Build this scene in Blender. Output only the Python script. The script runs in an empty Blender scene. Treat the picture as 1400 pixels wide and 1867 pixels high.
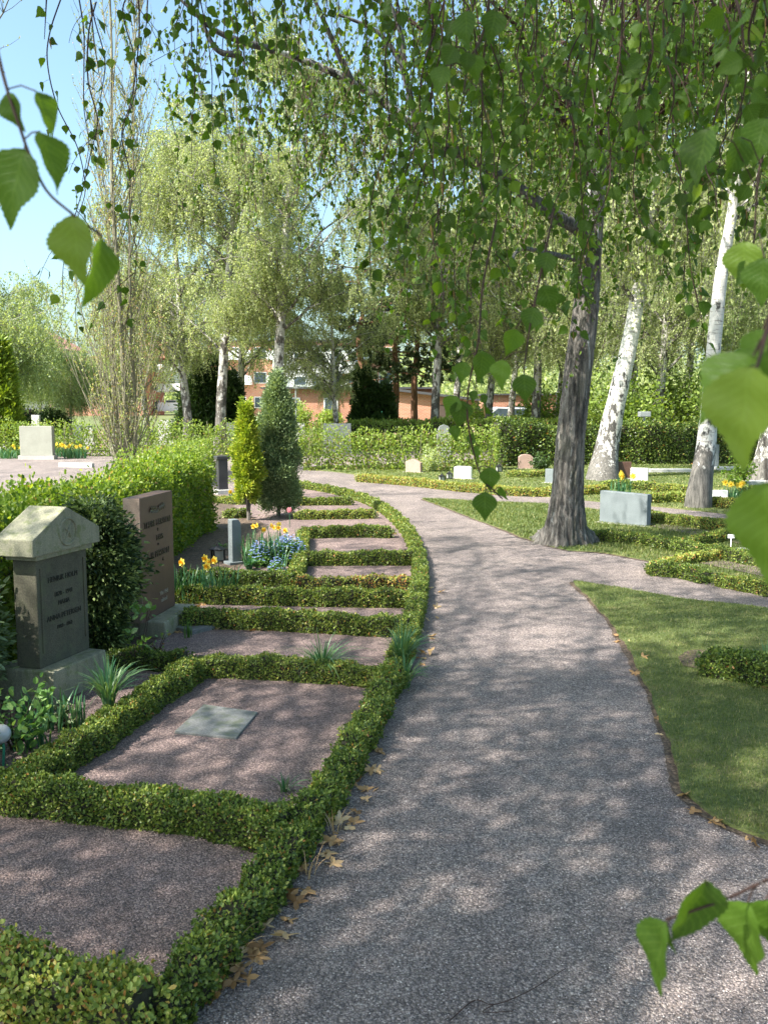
import bpy, bmesh, math
import numpy as np
from mathutils import Vector, Matrix
R = math.radians
C = bpy.context.scene.collection
sc = bpy.context.scene

# ------------------------------------------------------------------ camera, sky, sun, exposure
PITCH, FPX, EYE = R(6.66), 1700.0, 1.6
cam_d = bpy.data.cameras.new('camera'); cam = bpy.data.objects.new('camera', cam_d); C.objects.link(cam)
cam.location = (0, 0, EYE); cam.rotation_euler = (R(90) - PITCH, 0, 0)
cam_d.sensor_fit = 'VERTICAL'; cam_d.sensor_height = 36; cam_d.lens = 36 * FPX / 1867
cam_d.clip_start = 0.05; cam_d.clip_end = 2000
cam_d.dof.use_dof = True; cam_d.dof.focus_distance = 7.0; cam_d.dof.aperture_fstop = 11
sc.camera = cam
SUN = Vector((-0.86, -0.50, 0)).normalized(); ELEV = R(48)
w = bpy.data.worlds.new('World'); sc.world = w; w.use_nodes = True
nt = w.node_tree; bg = nt.nodes['Background']
sky = nt.nodes.new('ShaderNodeTexSky'); sky.sky_type = 'NISHITA'; sky.sun_disc = False
sky.sun_elevation = ELEV; sky.sun_rotation = math.atan2(SUN.x, SUN.y)
sky.air_density = 1.0; sky.dust_density = 3.0; sky.ozone_density = 1.5
tn = nt.nodes.new('ShaderNodeMix'); tn.data_type = 'RGBA'; tn.blend_type = 'MULTIPLY'; tn.inputs[0].default_value = 1; tn.inputs[7].default_value = (.93, 1.07, 1.03, 1)
nt.links.new(sky.outputs[0], tn.inputs[6]); nt.links.new(tn.outputs[2], bg.inputs[0]); bg.inputs[1].default_value = 0.12
sd = bpy.data.lights.new('sun', 'SUN'); so = bpy.data.objects.new('sun', sd); C.objects.link(so)
sd.energy = 5.0; sd.angle = R(0.53); sd.color = (1.0, 0.95, 0.86)
sdir = Vector((SUN.x * math.cos(ELEV), SUN.y * math.cos(ELEV), math.sin(ELEV)))
so.rotation_euler = sdir.to_track_quat('Z', 'Y').to_euler()
sc.view_settings.view_transform = 'Standard'; sc.view_settings.look = 'None'
sc.view_settings.exposure = 1.5; sc.view_settings.gamma = 1
sc.cycles.max_bounces = 8; sc.cycles.transparent_max_bounces = 8
sc.cycles.transmission_bounces = 6; sc.cycles.diffuse_bounces = 4; sc.cycles.use_denoising = True

# ------------------------------------------------------------------ pixel helpers (photo pixels -> place)
_s, _c = math.sin(PITCH), math.cos(PITCH)
def ray(px, py):
    a, b = (px - 700) / FPX, (933.5 - py) / FPX
    return np.array([a, b * _s + _c, b * _c - _s])
def G(px, py, z=0.0):
    d = ray(px, py); t = (z - EYE) / d[2]
    return np.array([d[0] * t, d[1] * t, z])
def P(px, py, Y):
    d = ray(px, py); t = Y / d[1]
    return np.array([d[0] * t, Y, EYE + d[2] * t])

# ------------------------------------------------------------------ geometry collector
def nrm(a):
    return a / (np.linalg.norm(a, axis=-1, keepdims=True) + 1e-9)
KITE = (np.array([[0, 0, 0], [.36, .4, .07], [0, 1, -.05], [-.36, .4, .07]]), [np.array([[0, 1, 2, 3]])])
OVAL = (np.array([[0, 0, 0], [.3, .25, .05], [.3, .7, .05], [0, 1, -.04], [-.3, .7, .05], [-.3, .25, .05]]),
        [np.array([[0, 1, 2, 3], [0, 3, 4, 5]])])
NEEDLE = (np.array([[-.09, 0, 0], [.09, 0, 0], [.07, .6, .03], [0, 1, .0], [-.07, .6, .03]]), [np.array([[0, 1, 2, 3, 4]])])
def _leaf_tpl(n, ser):
    ts = np.linspace(0, 1, n); V, f = [], []
    prof = lambda t: np.interp(t, [0, .04, .12, .22, .33, .45, .58, .7, .82, .92, 1], [0, .13, .28, .38, .425, .40, .30, .19, .105, .045, 0])
    for i, t in enumerate(ts):
        wd = prof(t) if 0 < i < n - 1 else 0.004
        if ser and 0 < i < n - 1: wd += ser * (1 if i % 2 else -1) * min(1, wd * 5)
        for u in (-1, -.5, 0, .5, 1):
            V.append([u * wd, t, abs(u) * wd * .3 - .2 * t * t + .02 * math.sin(t * 14 + u * 2)])
    for i in range(n - 1):
        for k in range(4):
            f.append([i * 5 + k, i * 5 + k + 1, i * 5 + 6 + k, i * 5 + 5 + k])
    uv = np.array([[u, t, 0] for t in ts for u in (-1, -.5, 0, .5, 1)])
    return (np.array(V), [np.array(f)], uv)
BIRCH = _leaf_tpl(9, .018)
HERO = _leaf_tpl(30, .016)

class Geo:
    def __init__(s): s.V, s.F, s.M, s.A, s.U, s.n = [], [], [], [], [], 0
    def add(s, V, Fs, m=0, v=0.5, uv=None):
        V = np.asarray(V, float).reshape(-1, 3)
        for F in Fs:
            s.F.append(np.asarray(F) + s.n); s.M.append(m)
        s.V.append(V); s.A.append(np.broadcast_to(np.asarray(v, float), (len(V),)).copy())
        s.U.append(np.zeros((len(V), 3)) if uv is None else uv); s.n += len(V); return s
    def tubes(s, Pt, Rd, n=4, m=0, v=0.5, cap=False):
        Pt = np.asarray(Pt, float)
        if Pt.ndim == 2: Pt = Pt[None]
        M, K, _ = Pt.shape; Rd = np.broadcast_to(np.asarray(Rd, float), (M, K))
        T = np.empty_like(Pt); T[:, 1:-1] = Pt[:, 2:] - Pt[:, :-2]; T[:, 0] = Pt[:, 1] - Pt[:, 0]; T[:, -1] = Pt[:, -1] - Pt[:, -2]
        T = nrm(T); ref = np.array([.93, .31, .19])
        S = nrm(np.cross(T, ref)); B = np.cross(T, S)
        a = np.arange(n) * 2 * np.pi / n
        V = Pt[:, :, None] + Rd[:, :, None, None] * (S[:, :, None] * np.cos(a)[None, None, :, None] + B[:, :, None] * np.sin(a)[None, None, :, None])
        i = np.arange(M)[:, None, None] * K * n; j = np.arange(K - 1)[None, :, None] * n; k = np.arange(n)[None, None, :]; k2 = (k + 1) % n
        F = np.stack([i + j + k, i + j + k2, i + j + n + k2, i + j + n + k], -1).reshape(-1, 4)
        vv = np.broadcast_to(np.asarray(v, float), (M, K)) if np.ndim(v) else np.full((M, K), v)
        Fs = [F]
        if cap: Fs.append((np.arange(M)[:, None] * K * n + (K - 1) * n + np.arange(n)[None])); Fs.append((np.arange(M)[:, None] * K * n + np.arange(n)[None, ::-1]))
        s.add(V.reshape(-1, 3), Fs, m, np.repeat(vv.reshape(-1), n)); return s
    def ribbons(s, Pt, W, side, m=0, v=.5):
        Pt = np.asarray(Pt, float); M, K, _ = Pt.shape
        W = np.broadcast_to(np.asarray(W, float), (M, K)); S = nrm(np.asarray(side, float))[:, None]
        V = np.stack([Pt - S * W[..., None], Pt + S * W[..., None]], 2)
        i = np.arange(M)[:, None] * K * 2 + np.arange(K - 1)[None] * 2
        F = np.stack([i, i + 1, i + 3, i + 2], -1).reshape(-1, 4)
        vv = np.repeat(np.broadcast_to(np.asarray(v, float), (M,)), K * 2)
        s.add(V.reshape(-1, 3), [F], m, vv); return s
    def leaves(s, Cn, A, N, S, tpl=KITE, m=0, v=.5):
        if len(Cn) == 0: return s
        A = nrm(A); N = nrm(N - (N * A).sum(-1, keepdims=True) * A); B = np.cross(A, N)
        T = tpl[0]; S = np.broadcast_to(np.asarray(S, float), (len(Cn),))[:, None, None]
        V = Cn[:, None] + S * (T[None, :, 0:1] * B[:, None] + T[None, :, 1:2] * A[:, None] + T[None, :, 2:3] * N[:, None])
        k = len(T); off = (np.arange(len(Cn)) * k)[:, None, None]
        Fs = [(f[None] + off).reshape(-1, f.shape[1]) for f in tpl[1]]
        uv = np.tile(tpl[2], (len(Cn), 1)) if len(tpl) > 2 else None
        vv = np.repeat(np.broadcast_to(np.asarray(v, float), (len(Cn),)), k)
        s.add(V.reshape(-1, 3), Fs, m, vv, uv); return s
    def box(s, c, sz, rz=0.0, m=0, v=.5):
        x, y, z = np.array(sz) / 2
        V = np.array([[-x, -y, -z], [x, -y, -z], [x, y, -z], [-x, y, -z], [-x, -y, z], [x, -y, z], [x, y, z], [-x, y, z]])
        cs, sn = math.cos(rz), math.sin(rz); V = V @ np.array([[cs, sn, 0], [-sn, cs, 0], [0, 0, 1]]) + np.array(c)
        s.add(V, [np.array([[0, 3, 2, 1], [4, 5, 6, 7], [0, 1, 5, 4], [1, 2, 6, 5], [2, 3, 7, 6], [3, 0, 4, 7]])], m, v); return s
    def lathe(s, prof, c, n=16, m=0, v=.5):
        a = np.arange(n) * 2 * np.pi / n; pr = np.array(prof)
        V = np.stack([pr[:, 0:1] * np.cos(a), pr[:, 0:1] * np.sin(a), np.repeat(pr[:, 1:2], n, 1)], -1) + np.array(c)
        K = len(pr); j = np.arange(K - 1)[:, None] * n; k = np.arange(n)[None]; k2 = (k + 1) % n
        F = np.stack([j + k, j + k2, j + n + k2, j + n + k], -1).reshape(-1, 4)
        s.add(V.reshape(-1, 3), [F], m, v); return s
    def build(s, name, mats, parent=None, smooth=False, loc=None, rz=0.0, label=None):
        V = np.concatenate(s.V); me = bpy.data.meshes.new(name)
        me.vertices.add(len(V)); me.vertices.foreach_set('co', V.astype(np.float32).ravel())
        li = np.concatenate([f.ravel() for f in s.F]).astype(np.int32)
        tot = np.concatenate([np.full(len(f), f.shape[1]) for f in s.F]).astype(np.int32)
        st = np.concatenate([[0], np.cumsum(tot)[:-1]]).astype(np.int32)
        me.loops.add(len(li)); me.loops.foreach_set('vertex_index', li)
        me.polygons.add(len(tot)); me.polygons.foreach_set('loop_start', st); me.polygons.foreach_set('loop_total', tot)
        me.polygons.foreach_set('material_index', np.concatenate([np.full(len(f), m) for f, m in zip(s.F, s.M)]).astype(np.int32))
        me.polygons.foreach_set('use_smooth', np.full(len(tot), smooth, dtype=bool))
        me.attributes.new('v', 'FLOAT', 'POINT').data.foreach_set('value', np.concatenate(s.A).astype(np.float32))
        U = np.concatenate(s.U)
        if U.any(): me.attributes.new('luv', 'FLOAT_VECTOR', 'POINT').data.foreach_set('vector', U.astype(np.float32).ravel())
        for q in (mats if isinstance(mats, (list, tuple)) else [mats]): me.materials.append(q)
        me.update(calc_edges=True); me.validate()
        o = bpy.data.objects.new(name, me); C.objects.link(o)
        if loc is not None: o.location = loc
        o.rotation_euler.z = rz
        if parent: o.parent = parent
        if label: o['label'] = label
        return o

def tag(o, label=None, cat=None, group=None, kind=None):
    if label: o['label'] = label
    if cat: o['category'] = cat
    if group: o['group'] = group
    if kind: o['kind'] = kind
    return o
def thing(name, label, cat, loc=(0, 0, 0), rz=0.0, group=None):
    o = bpy.data.objects.new(name, None); C.objects.link(o); o.location = loc; o.rotation_euler.z = rz
    o.empty_display_size = .1
    return tag(o, label, cat, group)
def dup(root, loc, rz, label, group=None, scale=None):
    r = root.copy(); C.objects.link(r); r.location = loc; r.rotation_euler.z = rz; r['label'] = label
    if group: r['group'] = group
    if scale: r.scale = (scale, scale, scale)
    for ch in list(root.children):
        c = ch.copy(); C.objects.link(c); c.parent = r
        for g in list(ch.children):
            d = g.copy(); C.objects.link(d); d.parent = c
    return r
def bmobj(name, fn, mats, parent=None, bevel=0.0, seg=2, smooth=False):
    bm = bmesh.new(); fn(bm)
    if bevel:
        es = [e for e in bm.edges if len(e.link_faces) == 2 and e.calc_face_angle(0) > .5]
        bmesh.ops.bevel(bm, geom=es, offset=bevel, segments=seg, affect='EDGES', profile=.6)
    me = bpy.data.meshes.new(name); bm.to_mesh(me); bm.free()
    for q in (mats if isinstance(mats, (list, tuple)) else [mats]): me.materials.append(q)
    for p in me.polygons: p.use_smooth = smooth
    o = bpy.data.objects.new(name, me); C.objects.link(o)
    if parent: o.parent = parent
    return o
def prism(poly, y0, y1):
    """outline in local x,z pushed from y0 to y1"""
    def fn(bm):
        a = [bm.verts.new((x, y0, z)) for x, z in poly]; b = [bm.verts.new((x, y1, z)) for x, z in poly]
        bm.faces.new(a); bm.faces.new(b[::-1]); n = len(poly)
        for i in range(n): bm.faces.new((a[i], b[i], b[(i + 1) % n], a[(i + 1) % n]))
        bmesh.ops.recalc_face_normals(bm, faces=bm.faces)
    return fn
def bx(c, s):
    return prism([(c[0] - s[0] / 2, c[2] - s[2] / 2), (c[0] + s[0] / 2, c[2] - s[2] / 2), (c[0] + s[0] / 2, c[2] + s[2] / 2), (c[0] - s[0] / 2, c[2] + s[2] / 2)], c[1] - s[1] / 2, c[1] + s[1] / 2)
def text(name, lines, mat, parent, depth=.002, label=None):
    """lines: (string, x, y, z, size) on the local front plane; every line a mesh of its own"""
    for st, x, y, z, size in lines:
        cu = bpy.data.curves.new('t', 'FONT'); cu.body = st; cu.size = size; cu.align_x = 'CENTER'; cu.extrude = depth; cu.resolution_u = 2
        ob = bpy.data.objects.new('t', cu); C.objects.link(ob); me = bpy.data.meshes.new_from_object(ob)
        me.transform(Matrix.Translation((x, y, z)) @ Matrix.Rotation(R(90), 4, 'X')); me.name = name
        bpy.data.objects.remove(ob); bpy.data.curves.remove(cu); me.materials.clear(); me.materials.append(mat)
        o = bpy.data.objects.new(name, me); C.objects.link(o); o.parent = parent

# ------------------------------------------------------------------ materials
class NB:
    def __init__(s, name):
        s.m = bpy.data.materials.new(name); s.m.use_nodes = True; s.t = s.m.node_tree; s.p = s.t.nodes['Principled BSDF']; s.out = s.t.nodes['Material Output']
        s.p.inputs['Roughness'].default_value = .8
    def n(s, typ, ins=None, **kw):
        nd = s.t.nodes.new('ShaderNode' + typ)
        for k, v in kw.items(): setattr(nd, k, v)
        for k, v in (ins or {}).items():
            if isinstance(v, bpy.types.NodeSocket): s.t.links.new(v, nd.inputs[k])
            else: nd.inputs[k].default_value = v
        return nd
    def l(s, a, b): s.t.links.new(a, b)
    def co(s): return s.n('TexCoord').outputs['Object']
    def pos(s): return s.n('NewGeometry').outputs['Position']
    def noise(s, vec, scale, detail=4, rough=.55): return s.n('TexNoise', {'Vector': vec, 'Scale': scale, 'Detail': detail, 'Roughness': rough}).outputs['Fac']
    def ramp(s, fac, stops):
        r = s.n('ValToRGB', {'Fac': fac}); e = r.color_ramp.elements
        while len(e) < len(stops): e.new(.5)
        for x, (p, c) in zip(e, stops): x.position = p; x.color = (*c, 1) if len(c) == 3 else c
        return r.outputs['Color']
    def mix(s, fac, a, b, mode='MIX'):
        m = s.n('Mix', data_type='RGBA', blend_type=mode)
        for k, v in ((0, fac), (6, a), (7, b)):
            if isinstance(v, bpy.types.NodeSocket): s.l(v, m.inputs[k])
            else: m.inputs[k].default_value = v if k == 0 else (*v, 1)
        return m.outputs[2]
    def math(s, op, a, b=0.0, clamp=False):
        m = s.n('Math', operation=op, use_clamp=clamp)
        for k, v in ((0, a), (1, b)):
            if isinstance(v, bpy.types.NodeSocket): s.l(v, m.inputs[k])
            else: m.inputs[k].default_value = v
        return m.outputs[0]
    def bump(s, h, strength, dist):
        b = s.n('Bump', {'Height': h, 'Strength': strength, 'Distance': dist}); s.l(b.outputs[0], s.p.inputs['Normal']); return b
    def stretch(s, vec, sx, sy, sz): return s.n('Mapping', {'Vector': vec, 'Scale': (sx, sy, sz)}).outputs[0]

def m_leaf(name, stops, trans=.42, rough=.45, tint=(1.5, 1.45, .5), veins=False, spec=.35):
    b = NB(name); v = b.n('Attribute', attribute_name='v').outputs['Fac']
    col = b.ramp(v, stops)
    if veins:
        luv = b.n('Attribute', attribute_name='luv').outputs['Vector']; sp = b.n('SeparateXYZ', {'Vector': luv})
        u = b.math('ABSOLUTE', sp.outputs[0])
        q = b.math('MULTIPLY', b.math('SUBTRACT', sp.outputs[1], b.math('MULTIPLY', u, .28)), 9.0)
        tri = b.math('ABSOLUTE', b.math('SUBTRACT', b.math('FRACT', q), .5))
        vein = b.math('SUBTRACT', 1.0, b.math('MULTIPLY', tri, 7.0), clamp=True)
        mid = b.math('SUBTRACT', 1.0, b.math('MULTIPLY', u, 16.0), clamp=True)
        ve = b.math('MAXIMUM', vein, mid)
        mott = b.noise(b.stretch(luv, 3, 6, 1), 3.0, 5)
        col = b.mix(b.math('MULTIPLY', mott, .35), col, (.16, .24, .05))
        spot = b.noise(b.stretch(luv, 9, 14, 1), 4.0, 3, .6); col = b.mix(b.ramp(spot, [(.66, (0, 0, 0)), (.72, (.7, .7, .7))]), col, (.12, .09, .03)); col = b.mix(b.math('MULTIPLY', ve, .22), col, (.22, .34, .08))
        b.bump(ve, .5, .0006)
    b.l(col, b.p.inputs['Base Color']); b.p.inputs['Roughness'].default_value = rough
    b.p.inputs['Specular IOR Level'].default_value = spec
    tc = b.mix(1.0, col, tint, 'MULTIPLY')
    tr = b.n('BsdfTranslucent', {'Color': tc})
    mx = b.n('MixShader', {0: trans}); b.l(b.p.outputs[0], mx.inputs[1]); b.l(tr.outputs[0], mx.inputs[2]); b.l(mx.outputs[0], b.out.inputs[0])
    return b.m
def m_stone(name, c1, c2, sc1=8, speck=180, bump=.35, rough=.85, moss=None):
    b = NB(name); co = b.co(); n1 = b.noise(co, sc1, 6, .65); n2 = b.noise(co, speck, 3, .7)
    col = b.mix(b.ramp(n1, [(.3, (0, 0, 0)), (.7, (1, 1, 1))]), c1, c2)
    col = b.mix(b.ramp(n2, [(.35, (.55, .55, .55)), (.65, (1.25, 1.25, 1.25))]), (0, 0, 0), col, 'MULTIPLY') if False else b.mix(.8, col, b.ramp(n2, [(.32, (.45, .45, .45)), (.68, (1.3, 1.3, 1.3))]), 'MULTIPLY')
    if moss:
        n3 = b.noise(co, 14, 7, .7); col = b.mix(b.ramp(n3, [(.5, (0, 0, 0)), (.62, (.8, .8, .8))]), col, moss)
        n4 = b.noise(b.stretch(co, 5, 5, .8), 3, 5, .6); col = b.mix(b.ramp(n4, [(.48, (0, 0, 0)), (.75, (.55, .55, .55))]), col, (.06, .065, .05))
    b.l(col, b.p.inputs['Base Color']); b.p.inputs['Roughness'].default_value = rough
    b.bump(b.math('ADD', n2, b.math('MULTIPLY', n1, 1.5)), bump, .004); return b.m
def m_plain(name, c, rough=.6, metal=0.0, var=.25, scale=30, bump=.15):
    b = NB(name); n1 = b.noise(b.co(), scale, 5)
    col = b.mix(n1, tuple(x * (1 - var) for x in c), tuple(min(1, x * (1 + var)) for x in c))
    b.l(col, b.p.inputs['Base Color']); b.p.inputs['Roughness'].default_value = rough; b.p.inputs['Metallic'].default_value = metal
    b.bump(n1, bump, .003); return b.m
def m_gravel(name, cols, cell=140, big=.9):
    b = NB(name); pos = b.pos()
    warp = b.n('TexNoise', {'Vector': pos, 'Scale': 60.0, 'Detail': 2.0}).outputs['Color']
    pv = b.n('VectorMath', {0: pos, 1: b.n('VectorMath', {0: warp, 1: (.006, .006, .006)}, operation='MULTIPLY').outputs[0]}, operation='ADD').outputs[0]
    v1 = b.n('TexVoronoi', {'Vector': pv, 'Scale': float(cell), 'Randomness': 1.0}); v2 = b.n('TexVoronoi', {'Vector': pv, 'Scale': cell * 2.3})
    sp = b.n('SeparateColor', {'Color': v1.outputs['Color']})
    col = b.ramp(sp.outputs[0], cols)
    col2 = b.ramp(b.n('SeparateColor', {'Color': v2.outputs['Color']}).outputs[1], cols)
    col = b.mix(.4, col, col2)
    n = b.noise(pos, big, 5, .6); col = b.mix(1.0, col, b.ramp(n, [(.3, (.8, .79, .78)), (.7, (1.12, 1.1, 1.08))]), 'MULTIPLY')
    nw = b.noise(b.stretch(pos, 1, .45, 1), 2.2, 6, .65); col = b.mix(1.0, col, b.ramp(nw, [(.35, (.78, .77, .78)), (.6, (1.12, 1.1, 1.07))]), 'MULTIPLY')
    n3 = b.noise(pos, 9.0, 4, .6); col = b.mix(1.0, col, b.ramp(n3, [(.3, (.84, .83, .82)), (.7, (1.1, 1.1, 1.1))]), 'MULTIPLY')
    edge = b.math('MULTIPLY', v1.outputs['Distance'], 1.0)
    dk = b.ramp(edge, [(.25, (1.08, 1.08, 1.08)), (.75, (.5, .48, .46))]); col = b.mix(1.0, col, dk, 'MULTIPLY')
    b.l(col, b.p.inputs['Base Color']); b.p.inputs['Roughness'].default_value = .8
    h = b.math('SUBTRACT', b.math('MULTIPLY', n3, 2.0), b.math('ADD', v1.outputs['Distance'], b.math('MULTIPLY', v2.outputs['Distance'], .5)))
    b.bump(h, .9, .008); return b.m
def m_grass_ground(name, a, c, d):
    b = NB(name); pos = b.pos(); n1 = b.noise(pos, 1.3, 5, .6); n2 = b.noise(b.stretch(pos, 1, 1, 1), 60, 4, .7)
    col = b.mix(b.ramp(n1, [(.35, (0, 0, 0)), (.65, (1, 1, 1))]), a, c)
    n3 = b.noise(pos, 3.7, 5, .7); col = b.mix(b.ramp(n3, [(.52, (0, 0, 0)), (.72, (.8, .8, .8))]), col, d)
    col = b.mix(1.0, col, b.ramp(n2, [(.3, (.45, .45, .45)), (.7, (1.4, 1.4, 1.4))]), 'MULTIPLY')
    b.l(col, b.p.inputs['Base Color']); b.p.inputs['Roughness'].default_value = .9
    b.bump(n2, .8, .02); return b.m
def m_birch(name, white=(.62, .6, .56), dark=(.055, .05, .045), ridge=(.2, .185, .165)):
    b = NB(name); co = b.co(); v = b.n('Attribute', attribute_name='v').outputs['Fac']
    dash = b.noise(b.stretch(co, 4, 4, 22), 1.6, 4, .6); blot = b.noise(b.stretch(co, 5, 5, 2.6), 1.6, 6, .7)
    crack = b.noise(b.stretch(co, 26, 26, 3.2), 1.5, 8, .75)
    col = b.mix(b.ramp(dash, [(.56, (0, 0, 0)), (.64, (.8, .8, .8))]), white, (.2, .17, .15))
    col = b.mix(b.ramp(b.math('ADD', blot, b.math('MULTIPLY', v, .5)), [(.66, (0, 0, 0)), (.74, (1, 1, 1))]), col, dark)
    rough = b.mix(b.ramp(crack, [(.38, (0, 0, 0)), (.6, (1, 1, 1))]), dark, ridge)
    col = b.mix(b.ramp(b.math('ADD', v, b.math('MULTIPLY', b.math('SUBTRACT', blot, .5), .9)), [(.5, (0, 0, 0)), (.62, (1, 1, 1))]), col, rough)
    b.l(col, b.p.inputs['Base Color']); b.p.inputs['Roughness'].default_value = .75
    b.bump(b.math('ADD', crack, blot), .5, .02); return b.m
def m_bark(name, a, c, scale=1.0, bump=.9, dist=.03):
    b = NB(name); co = b.co(); n1 = b.noise(b.stretch(co, 16, 16, 2.5), scale, 7, .7); n2 = b.noise(co, 60, 4)
    col = b.mix(b.ramp(n1, [(.35, (0, 0, 0)), (.65, (1, 1, 1))]), a, c); col = b.mix(.5, col, b.ramp(n2, [(.3, (.5, .5, .5)), (.7, (1.4, 1.4, 1.4))]), 'MULTIPLY')
    b.l(col, b.p.inputs['Base Color']); b.p.inputs['Roughness'].default_value = .9; b.bump(n1, bump, dist); return b.m
def m_brick(name, c1, c2, mortar, scale=1.0):
    b = NB(name); sp = b.n('SeparateXYZ', {'Vector': b.co()})
    vec = b.n('CombineXYZ', {0: b.math('ADD', sp.outputs[0], sp.outputs[1]), 1: sp.outputs[2]}).outputs[0]
    br = b.n('TexBrick', {'Vector': vec, 'Scale': scale, 'Color1': (*c1, 1), 'Color2': (*c2, 1), 'Mortar': (*mortar, 1), 'Mortar Size': .012, 'Brick Width': .25, 'Row Height': .075})
    n = b.noise(b.co(), .7, 5); col = b.mix(1.0, br.outputs['Color'], b.ramp(n, [(.3, (.8, .8, .8)), (.7, (1.15, 1.15, 1.15))]), 'MULTIPLY')
    b.l(col, b.p.inputs['Base Color']); b.p.inputs['Roughness'].default_value = .85; return b.m

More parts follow.
